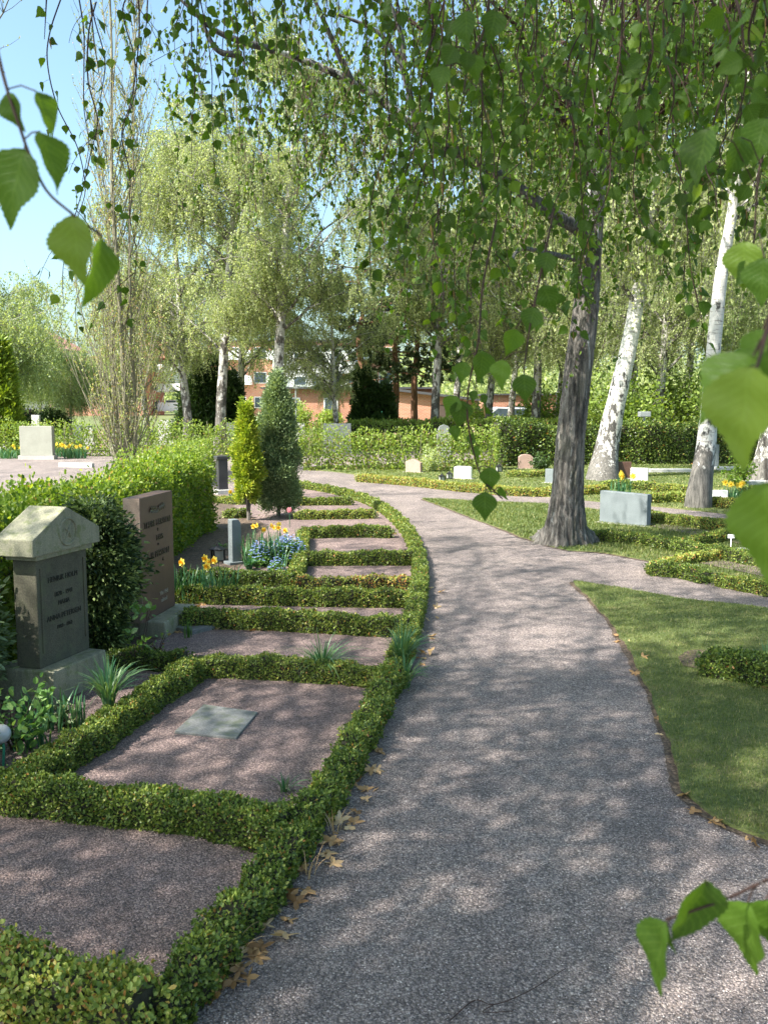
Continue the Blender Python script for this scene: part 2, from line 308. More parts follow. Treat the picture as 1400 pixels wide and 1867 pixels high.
GCOL = [(0.0, (.072, .065, .075)), (.3, (.185, .158, .162)), (.55, (.31, .26, .255)), (.8, (.45, .38, .36)), (1.0, (.68, .61, .58))]
M = dict(
    gravel=m_gravel('gravel', GCOL), plot=m_gravel('plot_gravel', [(p, (c[0] * .98, c[1] * .86, c[2] * .85)) for p, c in GCOL], cell=150),
    soil=m_gravel('soil', [(0, (.05, .035, .025)), (.5, (.13, .09, .065)), (1, (.24, .18, .13))], cell=60),
    ground=m_grass_ground('far_ground', (.06, .085, .025), (.09, .12, .03), (.12, .1, .06)),
    lawn=m_grass_ground('lawn', (.09, .125, .035), (.14, .155, .045), (.22, .185, .08)),
    pebble=None,
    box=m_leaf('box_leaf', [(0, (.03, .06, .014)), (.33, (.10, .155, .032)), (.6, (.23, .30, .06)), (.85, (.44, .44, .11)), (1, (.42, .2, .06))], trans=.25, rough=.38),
    boxcore=m_bark('box_twigs', (.02, .022, .01), (.05, .045, .025), 3, .6),
    beech=m_leaf('beech_leaf', [(0, (.05, .11, .02)), (.5, (.16, .25, .035)), (.85, (.33, .40, .07)), (1, (.3, .2, .1))], trans=.5, rough=.4),
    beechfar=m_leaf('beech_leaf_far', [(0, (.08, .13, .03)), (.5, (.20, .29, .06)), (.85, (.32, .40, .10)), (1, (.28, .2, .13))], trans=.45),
    birch=m_leaf('birch_leaf_shaded', [(0, (.010, .034, .004)), (.5, (.028, .078, .007)), (.8, (.07, .145, .014)), (1, (.15, .22, .03))], trans=.5, rough=.48, tint=(1.9, 1.8, .3), veins=True, spec=.28),  # dark ramp: shade on the hanging curtain is put into the leaf colour
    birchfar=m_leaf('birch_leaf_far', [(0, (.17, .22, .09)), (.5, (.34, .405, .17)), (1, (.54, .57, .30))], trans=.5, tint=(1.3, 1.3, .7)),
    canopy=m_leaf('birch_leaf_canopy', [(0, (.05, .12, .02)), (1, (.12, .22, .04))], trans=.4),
    birchmid=m_leaf('birch_leaf_mid', [(0, (.04, .09, .015)), (.5, (.09, .165, .025)), (1, (.2, .28, .06))], trans=.5, tint=(1.6, 1.5, .4)),
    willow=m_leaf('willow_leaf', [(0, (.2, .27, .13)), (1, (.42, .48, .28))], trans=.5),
    yew=m_leaf('yew_needle', [(0, (.012, .03, .01)), (.5, (.06, .10, .03)), (1, (.26, .33, .11))], trans=.15, rough=.5),
    yewblue=m_leaf('yew_needle_grey', [(0, (.07, .115, .055)), (.5, (.18, .255, .12)), (1, (.36, .44, .24))], trans=.2, rough=.5),
    gold=m_leaf('golden_thuja', [(0, (.10, .17, .02)), (.5, (.25, .34, .035)), (1, (.46, .48, .07))], trans=.3),
    conifer=m_leaf('conifer_needle', [(0, (.02, .045, .012)), (1, (.06, .11, .025))], trans=.15),
    pine=m_leaf('pine_needle', [(0, (.05, .08, .04)), (1, (.13, .17, .09))], trans=.2),
    grass=m_leaf('grass_blade', [(0, (.065, .105, .025)), (.5, (.125, .17, .042)), (.85, (.25, .27, .08)), (1, (.42, .36, .17))], trans=.3, rough=.5),
    tuft=m_leaf('tuft_blade', [(0, (.03, .10, .045)), (.5, (.06, .17, .08)), (1, (.18, .26, .10))], trans=.3, rough=.4),
    rose=m_leaf('rose_leaf', [(0, (.05, .12, .03)), (.5, (.12, .24, .06)), (.8, (.22, .34, .12)), (1, (.3, .12, .06))], trans=.3, rough=.28),
    dead=m_leaf('dead_leaf', [(0, (.26, .14, .06)), (.5, (.5, .31, .15)), (1, (.68, .5, .3))], trans=.2, rough=.7),
    daff=m_leaf('daffodil_petal', [(0, (.75, .38, .02)), (.5, (.85, .55, .03)), (1, (.9, .75, .15))], trans=.4, tint=(1.1, 1.1, .8)),
    blue=m_leaf('forget_me_not', [(0, (.16, .28, .62)), (.7, (.32, .45, .8)), (1, (.75, .75, .85))], trans=.3, tint=(1, 1, 1)),
    pink=m_leaf('tulip_petal', [(0, (.75, .3, .38)), (1, (.85, .5, .52))], trans=.4, tint=(1.1, .9, .9)),
    white_bark=m_birch('birch_bark'), far_bark=m_birch('far_birch_bark', (.5, .48, .44), (.07, .06, .05)),
    bark=m_bark('rough_bark', (.035, .03, .026), (.17, .15, .13)), twig=m_bark('twig_bark', (.022, .011, .009), (.06, .028, .02), 4, .3, .002),
    grey_twig=m_bark('grey_twig_bark', (.12, .11, .07), (.27, .25, .17), 2, .3, .004), pine_bark=m_bark('pine_bark', (.13, .06, .035), (.33, .17, .10)),
    sand=m_stone('mossy_sandstone', (.24, .23, .155), (.36, .34, .25), 7, 150, .5, moss=(.14, .16, .06)),
    sandshade=m_stone('weathered_shaded_stone', (.07, .066, .045), (.125, .115, .08), 6, 150, .5, moss=(.10, .105, .06)),  # weathered, and darkened further so the colour carries the body's shade
    browngran=m_stone('red_brown_granite', (.085, .045, .034), (.13, .07, .052), 5, 260, .15, .45), brownlit=m_stone('sunlit_brown_granite', (.32, .23, .18), (.4, .3, .24), 8, 240, .3),  # granite darkened for the front's shade, paler copy for the sunlit end
    grey=m_stone('grey_granite', (.14, .165, .175), (.21, .24, .25), 4, 220, .15, .6), palegrey=m_stone('pale_granite', (.45, .44, .42), (.58, .57, .54), 5, 220, .15, .7),
    white=m_stone('white_marble', (.72, .72, .70), (.82, .82, .8), 5, 200, .1, .5), pinkst=m_stone('pink_granite', (.34, .23, .19), (.45, .31, .26), 5, 220, .2, .7),
    black=m_stone('dark_granite', (.035, .035, .04), (.07, .07, .075), 5, 260, .1, .3), slab=m_stone('slate_slab', (.145, .15, .15), (.23, .23, .22), 9, 120, .3, .7, moss=(.13, .15, .09)),
    letter=m_plain('letter_bronze', (.05, .045, .035), .4, .3), carve=m_plain('carved_letter', (.028, .028, .02), .9), letterlight=m_plain('silver_letter', (.45, .43, .38), .4, .6),
    monument=m_stone('cream_stone', (.30, .30, .25), (.38, .38, .32), 3, 120, .2),
    metal=m_plain('black_metal', (.02, .02, .022), .4, .5), glass=m_plain('lantern_glass', (.35, .36, .33), .15), greymetal=m_plain('grey_metal', (.33, .35, .36), .45, .4),
    whiteplastic=m_plain('white_plastic', (.8, .8, .8), .4, 0, .03), green=m_plain('green_awning', (.03, .22, .13), .7), concrete=m_stone('concrete', (.38, .36, .33), (.5, .47, .44), 3, 90, .3),
    brick=m_brick('red_brick', (.45, .17, .09), (.36, .12, .06), (.4, .3, .24)), brickorange=m_brick('orange_brick', (.52, .21, .12), (.44, .16, .09), (.45, .32, .25)),  # second brick is brighter and more orange, for the apartment blocks
    plaster=m_plain('white_balcony_paint', (.75, .75, .74), .6, 0, .05, 5), pane=m_plain('window_glass', (.06, .08, .10), .12), roof=m_plain('roof_tile', (.34, .17, .11), .8, 0, .2, 3), darkroof=m_plain('roof_felt', (.05, .05, .055), .7),
    wood=m_plain('dark_wood', (.06, .04, .03), .8), car=m_plain('silver_car_paint', (.6, .62, .65), .25, .3, .03),
)
def m_peb():
    b = NB('pebble'); v = b.n('Attribute', attribute_name='v').outputs['Fac']; b.l(b.ramp(v, GCOL), b.p.inputs['Base Color']); b.p.inputs['Roughness'].default_value = .7; return b.m
M['pebble'] = m_peb()

# ================================================================== THE SETTING
def sheet(name, pts, z, mat, thick=0.0, kind='structure', smooth_edge=0):
    def fn(bm):
        vs = [bm.verts.new((p[0], p[1], z)) for p in pts]; f = bm.faces.new(vs)
        if f.normal.z < 0: f.normal_flip()
        if thick:
            n = len(vs); lo = [bm.verts.new((p[0], p[1], z - thick)) for p in pts]
            for i in range(n): bm.faces.new((vs[i], vs[(i + 1) % n], lo[(i + 1) % n], lo[i]))
        bmesh.ops.triangulate(bm, faces=[q for q in bm.faces if len(q.verts) > 4])
        bmesh.ops.recalc_face_normals(bm, faces=bm.faces)
        for q in bm.faces:
            if abs(q.normal.z) > .9 and q.normal.z < 0: q.normal_flip()
    return tag(bmobj(name, fn, mat), kind=kind)
def curve(pts, n=8):
    """Catmull-Rom through points"""
    p = np.array(pts, float); p = np.vstack([2 * p[0] - p[1], p, 2 * p[-1] - p[-2]]); out = []
    for i in range(1, len(p) - 2):
        for t in np.arange(n) / n:
            out.append(.5 * (2 * p[i] + (p[i + 1] - p[i - 1]) * t + (2 * p[i - 1] - 5 * p[i] + 4 * p[i + 1] - p[i + 2]) * t * t + (3 * p[i] - p[i - 1] - 3 * p[i + 1] + p[i + 2]) * t ** 3))
    out.append(p[-2]); return np.array(out)
def gc(pix, z=0.0, n=6): return curve([G(x, y, z) for x, y in pix], n)
rg = np.random.default_rng(11)

sheet('ground', [(-300, -40), (300, -40), (300, 320), (-300, 320)], 0.0, M['ground'])
sheet('gravel_path', [(-45, -8), (14, -8), (14, 31), (-45, 31)], 0.004, M['gravel'])

lawnA_edge = gc([(1043, 1063), (1092, 1112), (1135, 1175), (1178, 1250), (1207, 1330), (1228, 1405), (1258, 1462), (1320, 1506), (1400, 1538), (1500, 1570)])
lawnA = np.vstack([lawnA_edge, [[3.2, 3.2, 0], [5.2, 4.0, 0]], gc([(1600, 1150), (1400, 1113), (1250, 1096), (1130, 1076), (1060, 1064)])])
lawnB = np.vstack([gc([(770, 911), (830, 934), (900, 961), (960, 984), (1030, 1004), (1100, 1010), (1190, 1026), (1300, 1046), (1420, 1070)]), gc([(1420, 1052), (1400, 990), (1400, 962), (1220, 941), (1095, 932), (1000, 921), (900, 917), (800, 912)])])
lawnC = np.vstack([gc([(552, 857), (610, 861), (700, 874), (800, 888), (900, 901), (1000, 907), (1095, 916), (1220, 927), (1370, 943), (1500, 956)]), [[9.5, 12.6, 0], [14.5, 15, 0], [16, 27.5, 0], [5, 27.5, 0], [-1.9, 23.2, 0]]])
def ragged(poly, amp, seed, out=0.0):
    q = np.random.default_rng(seed); p = np.vstack([poly, poly[:1]]).astype(float); p[:, 2:] = 0; p, _, _ = resample(np.array([[a[0], a[1], 0] for a in p]), .05); p = p[:-1]
    T = nrm(np.roll(p, -1, 0) - np.roll(p, 1, 0)); N = np.stack([T[:, 1], -T[:, 0], 0 * T[:, 0]], 1); s_ = np.arange(len(p)) * .05
    area = .5 * np.sum(p[:, 0] * np.roll(p[:, 1], -1) - np.roll(p[:, 0], -1) * p[:, 1]); N = N if area > 0 else -N
    w_ = amp * (np.sin(s_ * 2.9 + seed) + .8 * np.sin(s_ * 7.3) + .6 * np.sin(s_ * 17) + .8 * q.standard_normal(len(p)) * .6)
    return p + N * (w_ + out)[:, None]
def resample(pts, ds):
    pts = np.array(pts, float); d = np.r_[0, np.cumsum(np.linalg.norm(np.diff(pts, axis=0), axis=1))]
    s = np.arange(0, d[-1] + ds * .5, ds); s[-1] = min(s[-1], d[-1])
    return np.stack([np.interp(s, d, pts[:, k]) for k in range(3)], 1), s, d[-1]
for k_, L_ in enumerate((lawnA, lawnB)): sheet('soil', ragged(L_, .007, k_, .03), .0085, M['soil'])
lawnA = ragged(lawnA, .008, 5); lawnB = ragged(lawnB, .008, 6)
sheet('lawn', lawnA, .022, M['lawn'], .018); sheet('lawn', lawnB, .018, M['lawn'], .016); sheet('lawn', lawnC, .018, M['lawn'], .03)
sheet('lawn', [(-140, 31), (160, 31), (160, 300), (-140, 300)], .012, M['lawn'])
sheet('lawn', [(14, -8), (60, -8), (60, 31), (14, 31)], .008, M['lawn'])
# grave beds of the left row
bed = np.vstack([gc([(300, 1830), (500, 1530), (640, 1345), (722, 1215), (757, 1130), (768, 1060), (765, 1003), (745, 963), (715, 935), (680, 910), (640, 898), (590, 890), (545, 884)], .0), [[-3.3, 17, 0], [-3.3, 3.2, 0], [-1.6, 1.7, 0]]])
sheet('grave_bed', bed, .009, M['plot'])
soil = [G(395, 905)[:2], (-1.5, 12.0), (-1.42, 9.4), (-1.38, 8.2), (-1.55, 6.0), (-1.7, 4.7), (-2.6, 4.0), (-3.3, 4.0), (-3.3, 12.8)]
sheet('soil', soil, .014, M['soil'])
sheet('soil', gc([(1235, 1205), (1262, 1192), (1330, 1198), (1420, 1225), (1420, 1262), (1300, 1232), (1245, 1222)]), .027, M['soil'])
sheet('gravel_bed', [G(1180, 962)[:2], G(1330, 992)[:2], G(1460, 1015)[:2], G(1460, 972)[:2], G(1180, 944)[:2]], .026, M['plot'])
sheet('gravel_bed', [G(1215, 1018)[:2], G(1420, 1062)[:2], G(1500, 1062)[:2], G(1440, 1005)[:2], G(1340, 1003)[:2]], .027, M['plot'])

# loose pebbles near the camera
def pebbles():
    n = 42000; g = Geo(); y = 1.9 + 5.2 * rg.random(n) ** 1.5; x = (rg.random(n) - .5) * 2 * (.47 * y + .15)
    c = np.stack([x, y, np.full(n, .007)], 1)
    hedge_c = bed  # keep everywhere; box hedges hide those below them
    T = np.array([[1, 0, 0], [0, 1, 0], [-1, 0, 0], [0, -1, 0], [.1, .1, .75], [0, 0, -.6]])
    s = (.0013 + .0022 * rg.random(n) ** 2)[:, None, None]; sx = .7 + .7 * rg.random((n, 1, 1))
    a = rg.random(n) * 6.28; cs, sn = np.cos(a)[:, None], np.sin(a)[:, None]
    X, Y, Z = T[None, :, 0] * sx[:, :, 0], T[None, :, 1], T[None, :, 2]
    V = np.stack([X * cs - Y * sn, X * sn + Y * cs, np.broadcast_to(Z, X.shape)], -1) * s + c[:, None]
    F = np.array([[0, 1, 4], [1, 2, 4], [2, 3, 4], [3, 0, 4]]); F = (F[None] + (np.arange(n) * 6)[:, None, None]).reshape(-1, 3)
    g.add(V.reshape(-1, 3), [F], 0, np.repeat(rg.random(n), 6)); tag(g.build('gravel', M['pebble']), 'loose fine gravel strewn over the path and the grave beds', 'gravel', kind='stuff')
pebbles()

def inside(px, py, poly):
    r = np.zeros(len(px), bool); n = len(poly); j = n - 1
    for i in range(n):
        xi, yi, xj, yj = poly[i][0], poly[i][1], poly[j][0], poly[j][1]
        with np.errstate(divide='ignore', invalid='ignore'):
            r ^= ((yi > py) != (yj > py)) & (px < (xj - xi) * (py - yi) / (yj - yi + 1e-12) + xi)
        j = i
    return r
def fbm(x, y, s=1.0, seed=0):
    q = np.random.default_rng(seed); r = 0
    for k in range(5):
        a = q.random(4) * 6.28; f = s * 1.9 ** k
        r = r + (np.sin(x * f * np.cos(a[0]) + y * f * np.sin(a[0]) + a[1]) * np.sin(x * f * np.cos(a[2]) - y * f * np.sin(a[2]) + a[3])) / 1.5 ** k
    return r / 2
def grass(poly, z, n, hmin, hmax, wd, label, yp=1.0, seed=3):
    q = np.random.default_rng(seed); poly = np.array([p[:2] for p in poly]); lo, hi = poly.min(0), poly.max(0)
    hi = np.minimum(hi, [9, 30]); x = lo[0] + (hi[0] - lo[0]) * q.random(n); y = lo[1] + (hi[1] - lo[1]) * q.random(n) ** yp
    k = inside(x, y, poly) & (np.abs(x) < .46 * y + .5); x, y = x[k], y[k]; n = len(x)
    h = hmin + (hmax - hmin) * q.random(n); a = q.random(n) * 6.28; ln = .2 + .7 * q.random(n)
    p0 = np.stack([x, y, np.full(n, z)], 1); d = np.stack([np.cos(a) * ln, np.sin(a) * ln, np.ones(n)], 1); d = nrm(d)
    sd = np.stack([-np.sin(a), np.cos(a), 0 * a], 1); ww = (wd * (1 + .5 * q.random(n)) * np.maximum(1, y / 6))[:, None]
    V = np.stack([p0 - sd * ww, p0 + sd * ww, p0 + d * h[:, None]], 1)
    v = np.clip(.42 + .16 * fbm(x, y, 1.6, seed) + .2 * q.standard_normal(n), 0, 1); v[q.random(n) < .03] = 1
    g = Geo(); g.add(V.reshape(-1, 3), [np.arange(3 * n).reshape(-1, 3)], 0, np.repeat(v, 3))
    tag(g.build('grass', M['grass']), label, 'grass', kind='stuff')
grass(lawnA, .02, 420000, .008, .022, .0012, 'short mown grass of the shaded lawn beside the path', 1.2, 3)
grass(lawnA, .02, 16000, .022, .05, .0011, 'longer stray grass blades standing out of the near lawn', 1.2, 13)
grass(lawnB, .018, 130000, .02, .04, .002, 'mown grass round the foot of the big rough trunk', 1, 4)
grass(lawnC, .016, 120000, .015, .035, .003, 'sunlit grass of the far burial lawn', 1, 5)

# ================================================================== HEDGES
def resample(pts, ds):
    pts = np.array(pts, float); d = np.r_[0, np.cumsum(np.linalg.norm(np.diff(pts, axis=0), axis=1))]
    s = np.arange(0, d[-1] + ds * .5, ds); s[-1] = min(s[-1], d[-1])
    return np.stack([np.interp(s, d, pts[:, k]) for k in range(3)], 1), s, d[-1]
def hedge_geo(pts, wd, h, seed, leafm, corem, size=.014, cover=2.0, vmean=.4, vs=.19, tpl=KITE, rust=None, ragged=.006, core=True, stems=0, power=.45, patch=.12, shagg=0.0, sz_k=.0014):
    if power == .45: power = .32
    q = np.random.default_rng(seed); g = Geo(); pts = np.array(pts, float); pts[:, 2] = 0
    p, s, L = resample(pts, .06 if wd < .5 else .2); T = np.gradient(p, axis=0); T = nrm(T); N = np.stack([T[:, 1], -T[:, 0], 0 * T[:, 0]], 1)
    ph = q.random(8) * 6.28
    def surf(si, a, k=1.0):
        c = np.stack([np.interp(si, s, p[:, j]) for j in range(3)], 1); n = nrm(np.stack([np.interp(si, s, N[:, j]) for j in range(3)], 1))
        lump = 1 + ragged / wd * 2 * (np.sin(si * 7 / wd * .25 + ph[0] + 2 * a) + .8 * np.sin(si * 17 / wd * .25 + ph[1] - 3 * a) + .6 * np.sin(si * 31 / wd * .25 + ph[2] + 4 * a)) 
        hv = 1 + ragged / h * 1.2 * (np.sin(si * 3.1 / wd * .25 + ph[3]) + np.sin(si * 11 / wd * .25 + ph[4]))
        x = np.sign(np.cos(a)) * np.abs(np.cos(a)) ** power * wd / 2 * lump * k; z = np.maximum(0.0, np.sin(a)) ** power * h * (1 + (lump - 1) * .5) * hv * (.5 + .5 * k)
        nx = np.sign(np.cos(a)) * np.abs(np.cos(a)) ** (2 - power); nz = np.abs(np.sin(a)) ** (2 - power)
        return c + n * x[:, None] + np.array([0, 0, 1]) * z[:, None], n * nx[:, None] + np.array([0, 0, 1]) * nz[:, None], T
    if core:
        na = 10; aa = np.linspace(0, np.pi, na); SS, AA = np.meshgrid(s, aa, indexing='ij')
        V, _, _ = surf(SS.ravel(), AA.ravel(), .86); K = len(s)
        i = np.arange(K - 1)[:, None] * na + np.arange(na - 1)[None]; F = np.stack([i, i + 1, i + na + 1, i + na], -1).reshape(-1, 4)
        e = [np.arange(na)[None], (np.arange(na) + (K - 1) * na)[None, ::-1]]
        g.add(V, [F] + e, 1, .3)
    # leaves: sample by arc piece so that near parts get small leaves and far parts larger ones
    per = 2 * h + wd; nseg = max(1, int(L / .5)); 
    for k in range(nseg):
        s0, s1 = L * k / nseg, L * (k + 1) / nseg; mid = np.array([np.interp((s0 + s1) / 2, s, p[:, j]) for j in range(2)])
        dist = math.hypot(*mid); sz = max(size, dist * sz_k); n = int(cover * per * (s1 - s0) / (.45 * sz * sz))
        si = s0 + (s1 - s0) * q.random(n); t = q.random(n) * per
        a = np.where(t < h, (t / h) * .9, np.where(t > h + wd, np.pi - (per - t) / h * .9, 0)); mdl = (t >= h) & (t <= h + wd)
        xx = 1 - 2 * (t - h) / wd; a = np.where(mdl, np.arccos(np.clip(np.sign(xx) * np.abs(xx) ** (1 / power) , -1, 1)), np.arcsin(np.clip((np.where(t < h, t, per - t) / h), 0, 1) ** (1 / power)))
        a = np.where(t > h + wd, np.pi - a, a)
        depth = 1 + .07 * q.standard_normal(n) - .05 * q.random(n) + shagg * q.random(n) ** 4
        if not core: depth = .25 + .8 * q.random(n)
        pos, nn, _ = surf(si, a, depth)
        end = q.random(n) < .0
        ax = nn * .5 + q.standard_normal((n, 3)) * .6 + np.array([0, 0, .35]); no = nn * 1.0 + q.standard_normal((n, 3)) * .55
        pt = .5 * fbm(pos[:, 0] * 1.0, pos[:, 1], 4.0, seed + 1) + .5 * fbm(pos[:, 0], pos[:, 1] + pos[:, 2] * 2, 14, seed + 2)
        v = vmean + vs * q.standard_normal(n) + patch * pt
        v[q.random(n) < .012] = 1.0
        if rust is not None: v = v + .38 * np.clip(rust(pos), 0, 1) * (q.random(n) < .7)
        pos[:, 2] = np.maximum(pos[:, 2], .008)
        g.leaves(pos, ax, no, sz * (.7 + .6 * q.random(n)), tpl, 0, np.clip(v, 0, 1))
        # end caps
        for e, ss in ((0, 0.0), (nseg - 1, L)):
            if k == e:
                m = int(cover * wd * h / (.45 * sz * sz)); a = np.pi * q.random(m); rr = np.sqrt(q.random(m)); pos, _, _ = surf(np.full(m, ss), a, rr)
                tt = (-T[0] if ss == 0 else T[-1]); pos = pos + tt * (.02 * q.standard_normal(m) + .02)[:, None]; pos[:, 2] = np.clip(pos[:, 2] * q.random(m) ** .3, .01, None)
                g.leaves(pos, tt * .5 + q.standard_normal((m, 3)) * .6, tt + q.standard_normal((m, 3)) * .5, sz * (.7 + .6 * q.random(m)), tpl, 0, np.clip(vmean + vs * q.standard_normal(m), 0, 1))
    if stems:
        ns = int(L * stems); si = L * q.random(ns); c = np.stack([np.interp(si, s, p[:, j]) for j in range(3)], 1); n = np.stack([np.interp(si, s, N[:, j]) for j in range(3)], 1)
        off = (q.random(ns) - .5)[:, None] * wd * .6; K = 5; base = c + n * off; top = base + q.standard_normal((ns, 3)) * [wd * .25, wd * .25, .05] + np.array([0, 0, 1]) * (h * (.7 + .3 * q.random(ns)))[:, None]
        t = np.linspace(0, 1, K)[None, :, None]; Pt = base[:, None] * (1 - t) + top[:, None] * t + q.standard_normal((ns, K, 3)) * wd * .05
        g.tubes(Pt, np.linspace(1, .35, K)[None] * (.005 + .012 * q.random(ns))[:, None], 4, 1, .3)
    return g
def hedge(label, pts, wd, h, seed, group=None, leafm='box', corem='boxcore', name='box_hedge', cat='hedge', **kw):
    return tag(hedge_geo(pts, wd, h, seed, None, None, **kw).build(name, [M[leafm], M[corem]]), label, cat, group)
HG = 'low clipped box hedges round the graves'
ZT = .11
def gt(pix, n=4, z=ZT): return curve([G(x, y, z) for x, y in pix], n)
boundary = gt([(290, 1830), (385, 1700), (470, 1600), (540, 1500), (618, 1390), (690, 1265), (735, 1170), (757, 1100), (766, 1040), (760, 997), (742, 960), (712, 930), (676, 909), (636, 896), (590, 886), (540, 879)], 6)
hedge('long curved box hedge bordering the gravel path on its left', boundary, .105, .115, 1, HG, shagg=.2, ragged=.008, cover=1.8, size=.0122, tpl=OVAL, vmean=.46)
yel = lambda p: (fbm(p[:, 0], p[:, 1], 9, 5) > .1) * .6 + .1
rows = [
    ('yellowing box hedge in the bottom left corner of the photo', [(-120, 1700), (0, 1730), (150, 1775), (262, 1812)], .26, .22, dict(size=.0155, tpl=OVAL, vmean=.58, shagg=.25, rust=lambda p: yel(p) * .5)),  # real yellow leaves, plus leaf tone raised to paint the sun on them
    ('box hedge in front of the gravel bed that holds the flat slab', [(-80, 1392), (60, 1412), (250, 1430), (400, 1448), (520, 1478)], .26, .18, dict(size=.0122, tpl=OVAL, vmean=.42)),
    ('box hedge right behind the flat slab, with the grass tuft in it', [(345, 1190), (430, 1188), (560, 1195), (660, 1202), (728, 1212)], .2, .17, dict(size=.0125, vmean=.5)),
    ('slanting box hedge between the flat slab and the pediment gravestone', [(352, 1196), (270, 1245), (190, 1300), (100, 1352), (10, 1400)], .22, .18, dict(size=.0122, tpl=OVAL, vmean=.46)),
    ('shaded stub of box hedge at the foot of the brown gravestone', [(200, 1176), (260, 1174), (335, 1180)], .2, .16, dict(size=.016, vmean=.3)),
    ('second box cross hedge beyond the flat slab, dead leaves along its front', [(335, 1108), (450, 1108), (600, 1115), (745, 1122)], .22, .19, dict(size=.016, vmean=.46)),
    ('box cross hedge behind the row of orange daffodils', [(325, 1066), (450, 1068), (600, 1071), (752, 1073)], .21, .19, dict(size=.017, vmean=.5)),
    ('partly rust brown box cross hedge with thin patches', [(540, 1043), (640, 1043), (750, 1042)], .17, .15, dict(size=.018, vmean=.62, cover=1.2, rust=lambda p: (fbm(p[:, 0], p[:, 1], 5, 9) > -.1) * .75)),
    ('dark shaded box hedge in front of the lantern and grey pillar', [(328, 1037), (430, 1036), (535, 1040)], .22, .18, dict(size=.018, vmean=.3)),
    ('box cross hedge just right of the blue flowers', [(545, 1004), (640, 1003), (752, 1003)], .22, .19, dict(size=.018, vmean=.42)),
    ('short side hedge between the blue flowers and the gravel beds', [(553, 962), (549, 1000), (537, 1037)], .2, .18, dict(size=.018, vmean=.5)),
    ('box cross hedge starting beside the foot of the grey green column yew', [(550, 959), (640, 957), (712, 958)], .22, .19, dict(size=.019, vmean=.4)),
    ('yellow green box cross hedge, second last before the wide sunlit gravel', [(542, 928), (600, 927), (682, 926)], .2, .17, dict(size=.02, vmean=.55)),
    ('farthest box cross hedge before the hedge meets the wide gravel', [(530, 905), (580, 904), (640, 904)], .22, .17, dict(size=.02, vmean=.45)),
    ('small box hedge behind the black granite pillar', [(395, 900), (430, 903), (470, 901)], .2, .16, dict(size=.02, vmean=.5)),
    ('small box hedge piece between the grey pillar and the golden thuja', [(412, 926), (435, 926), (452, 925)], .2, .17, dict(size=.02, vmean=.4)),
]
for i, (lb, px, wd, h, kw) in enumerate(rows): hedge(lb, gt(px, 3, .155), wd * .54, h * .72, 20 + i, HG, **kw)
HR = 'low box hedges on the right hand lawns'
rr = [
    ('box hedge corner standing on bare soil in the near lawn', [(1290, 1192), (1345, 1200), (1420, 1215), (1520, 1240)], .26, .2, dict(size=.016, tpl=OVAL, vmean=.36)),
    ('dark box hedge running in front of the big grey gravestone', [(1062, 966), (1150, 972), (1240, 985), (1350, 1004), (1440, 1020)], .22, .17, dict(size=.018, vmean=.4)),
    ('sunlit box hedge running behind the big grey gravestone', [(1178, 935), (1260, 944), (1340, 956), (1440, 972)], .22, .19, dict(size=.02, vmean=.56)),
    ('box hedge arm slanting from the gravel bed of the grey gravestone', [(1230, 982), (1290, 972), (1335, 963)], .2, .16, dict(size=.02, vmean=.52)),
    ('loose brownish box hedge pointing at the white plant label', [(1190, 1022), (1225, 1010), (1290, 1001), (1340, 998)], .17, .13, dict(size=.019, vmean=.58, rust=lambda p: np.full(len(p), .35))),
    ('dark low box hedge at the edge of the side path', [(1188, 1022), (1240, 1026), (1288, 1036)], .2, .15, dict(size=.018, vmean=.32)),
    ('box hedge with yellow tips below the white plant label', [(1312, 1040), (1360, 1049), (1430, 1062)], .18, .14, dict(size=.018, vmean=.5, rust=lambda p: yel(p) * .6)),
    ('long golden green box hedge along the front of the far lawn', [(655, 866), (740, 872), (840, 882), (930, 889), (1010, 891)], .3, .18, dict(size=.025, vmean=.68)),
    ('box hedge tuft before the dark pink gravestone', [(928, 859), (960, 860), (995, 858)], .3, .18, dict(size=.025, vmean=.55)),
    ('rust tipped box hedge left of the yellow flowers by the grey gravestone', [(1062, 889), (1085, 888), (1100, 887)], .28, .2, dict(size=.025, vmean=.72)),
    ('low box hedge in front of the leaning birch', [(1100, 880), (1140, 880), (1195, 882)], .28, .2, dict(size=.025, vmean=.5)),
    ('long box hedge left of the upright birch trunk', [(1180, 903), (1225, 901), (1262, 903)], .3, .2, dict(size=.024, vmean=.55)),
    ('box hedge behind the daffodils left of the upright birch', [(1195, 886), (1230, 887), (1262, 889)], .28, .2, dict(size=.025, vmean=.62)),
    ('yellow green box hedge in front of the small white gravestone', [(1290, 908), (1345, 912), (1430, 916)], .3, .18, dict(size=.024, vmean=.7)),
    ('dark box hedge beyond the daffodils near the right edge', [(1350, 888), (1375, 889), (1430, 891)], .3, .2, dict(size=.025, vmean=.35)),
]
for i, (lb, px, wd, h, kw) in enumerate(rr): hedge(lb, gt(px, 3, .14), wd * .7, h * .8, 60 + i, HR, **kw)
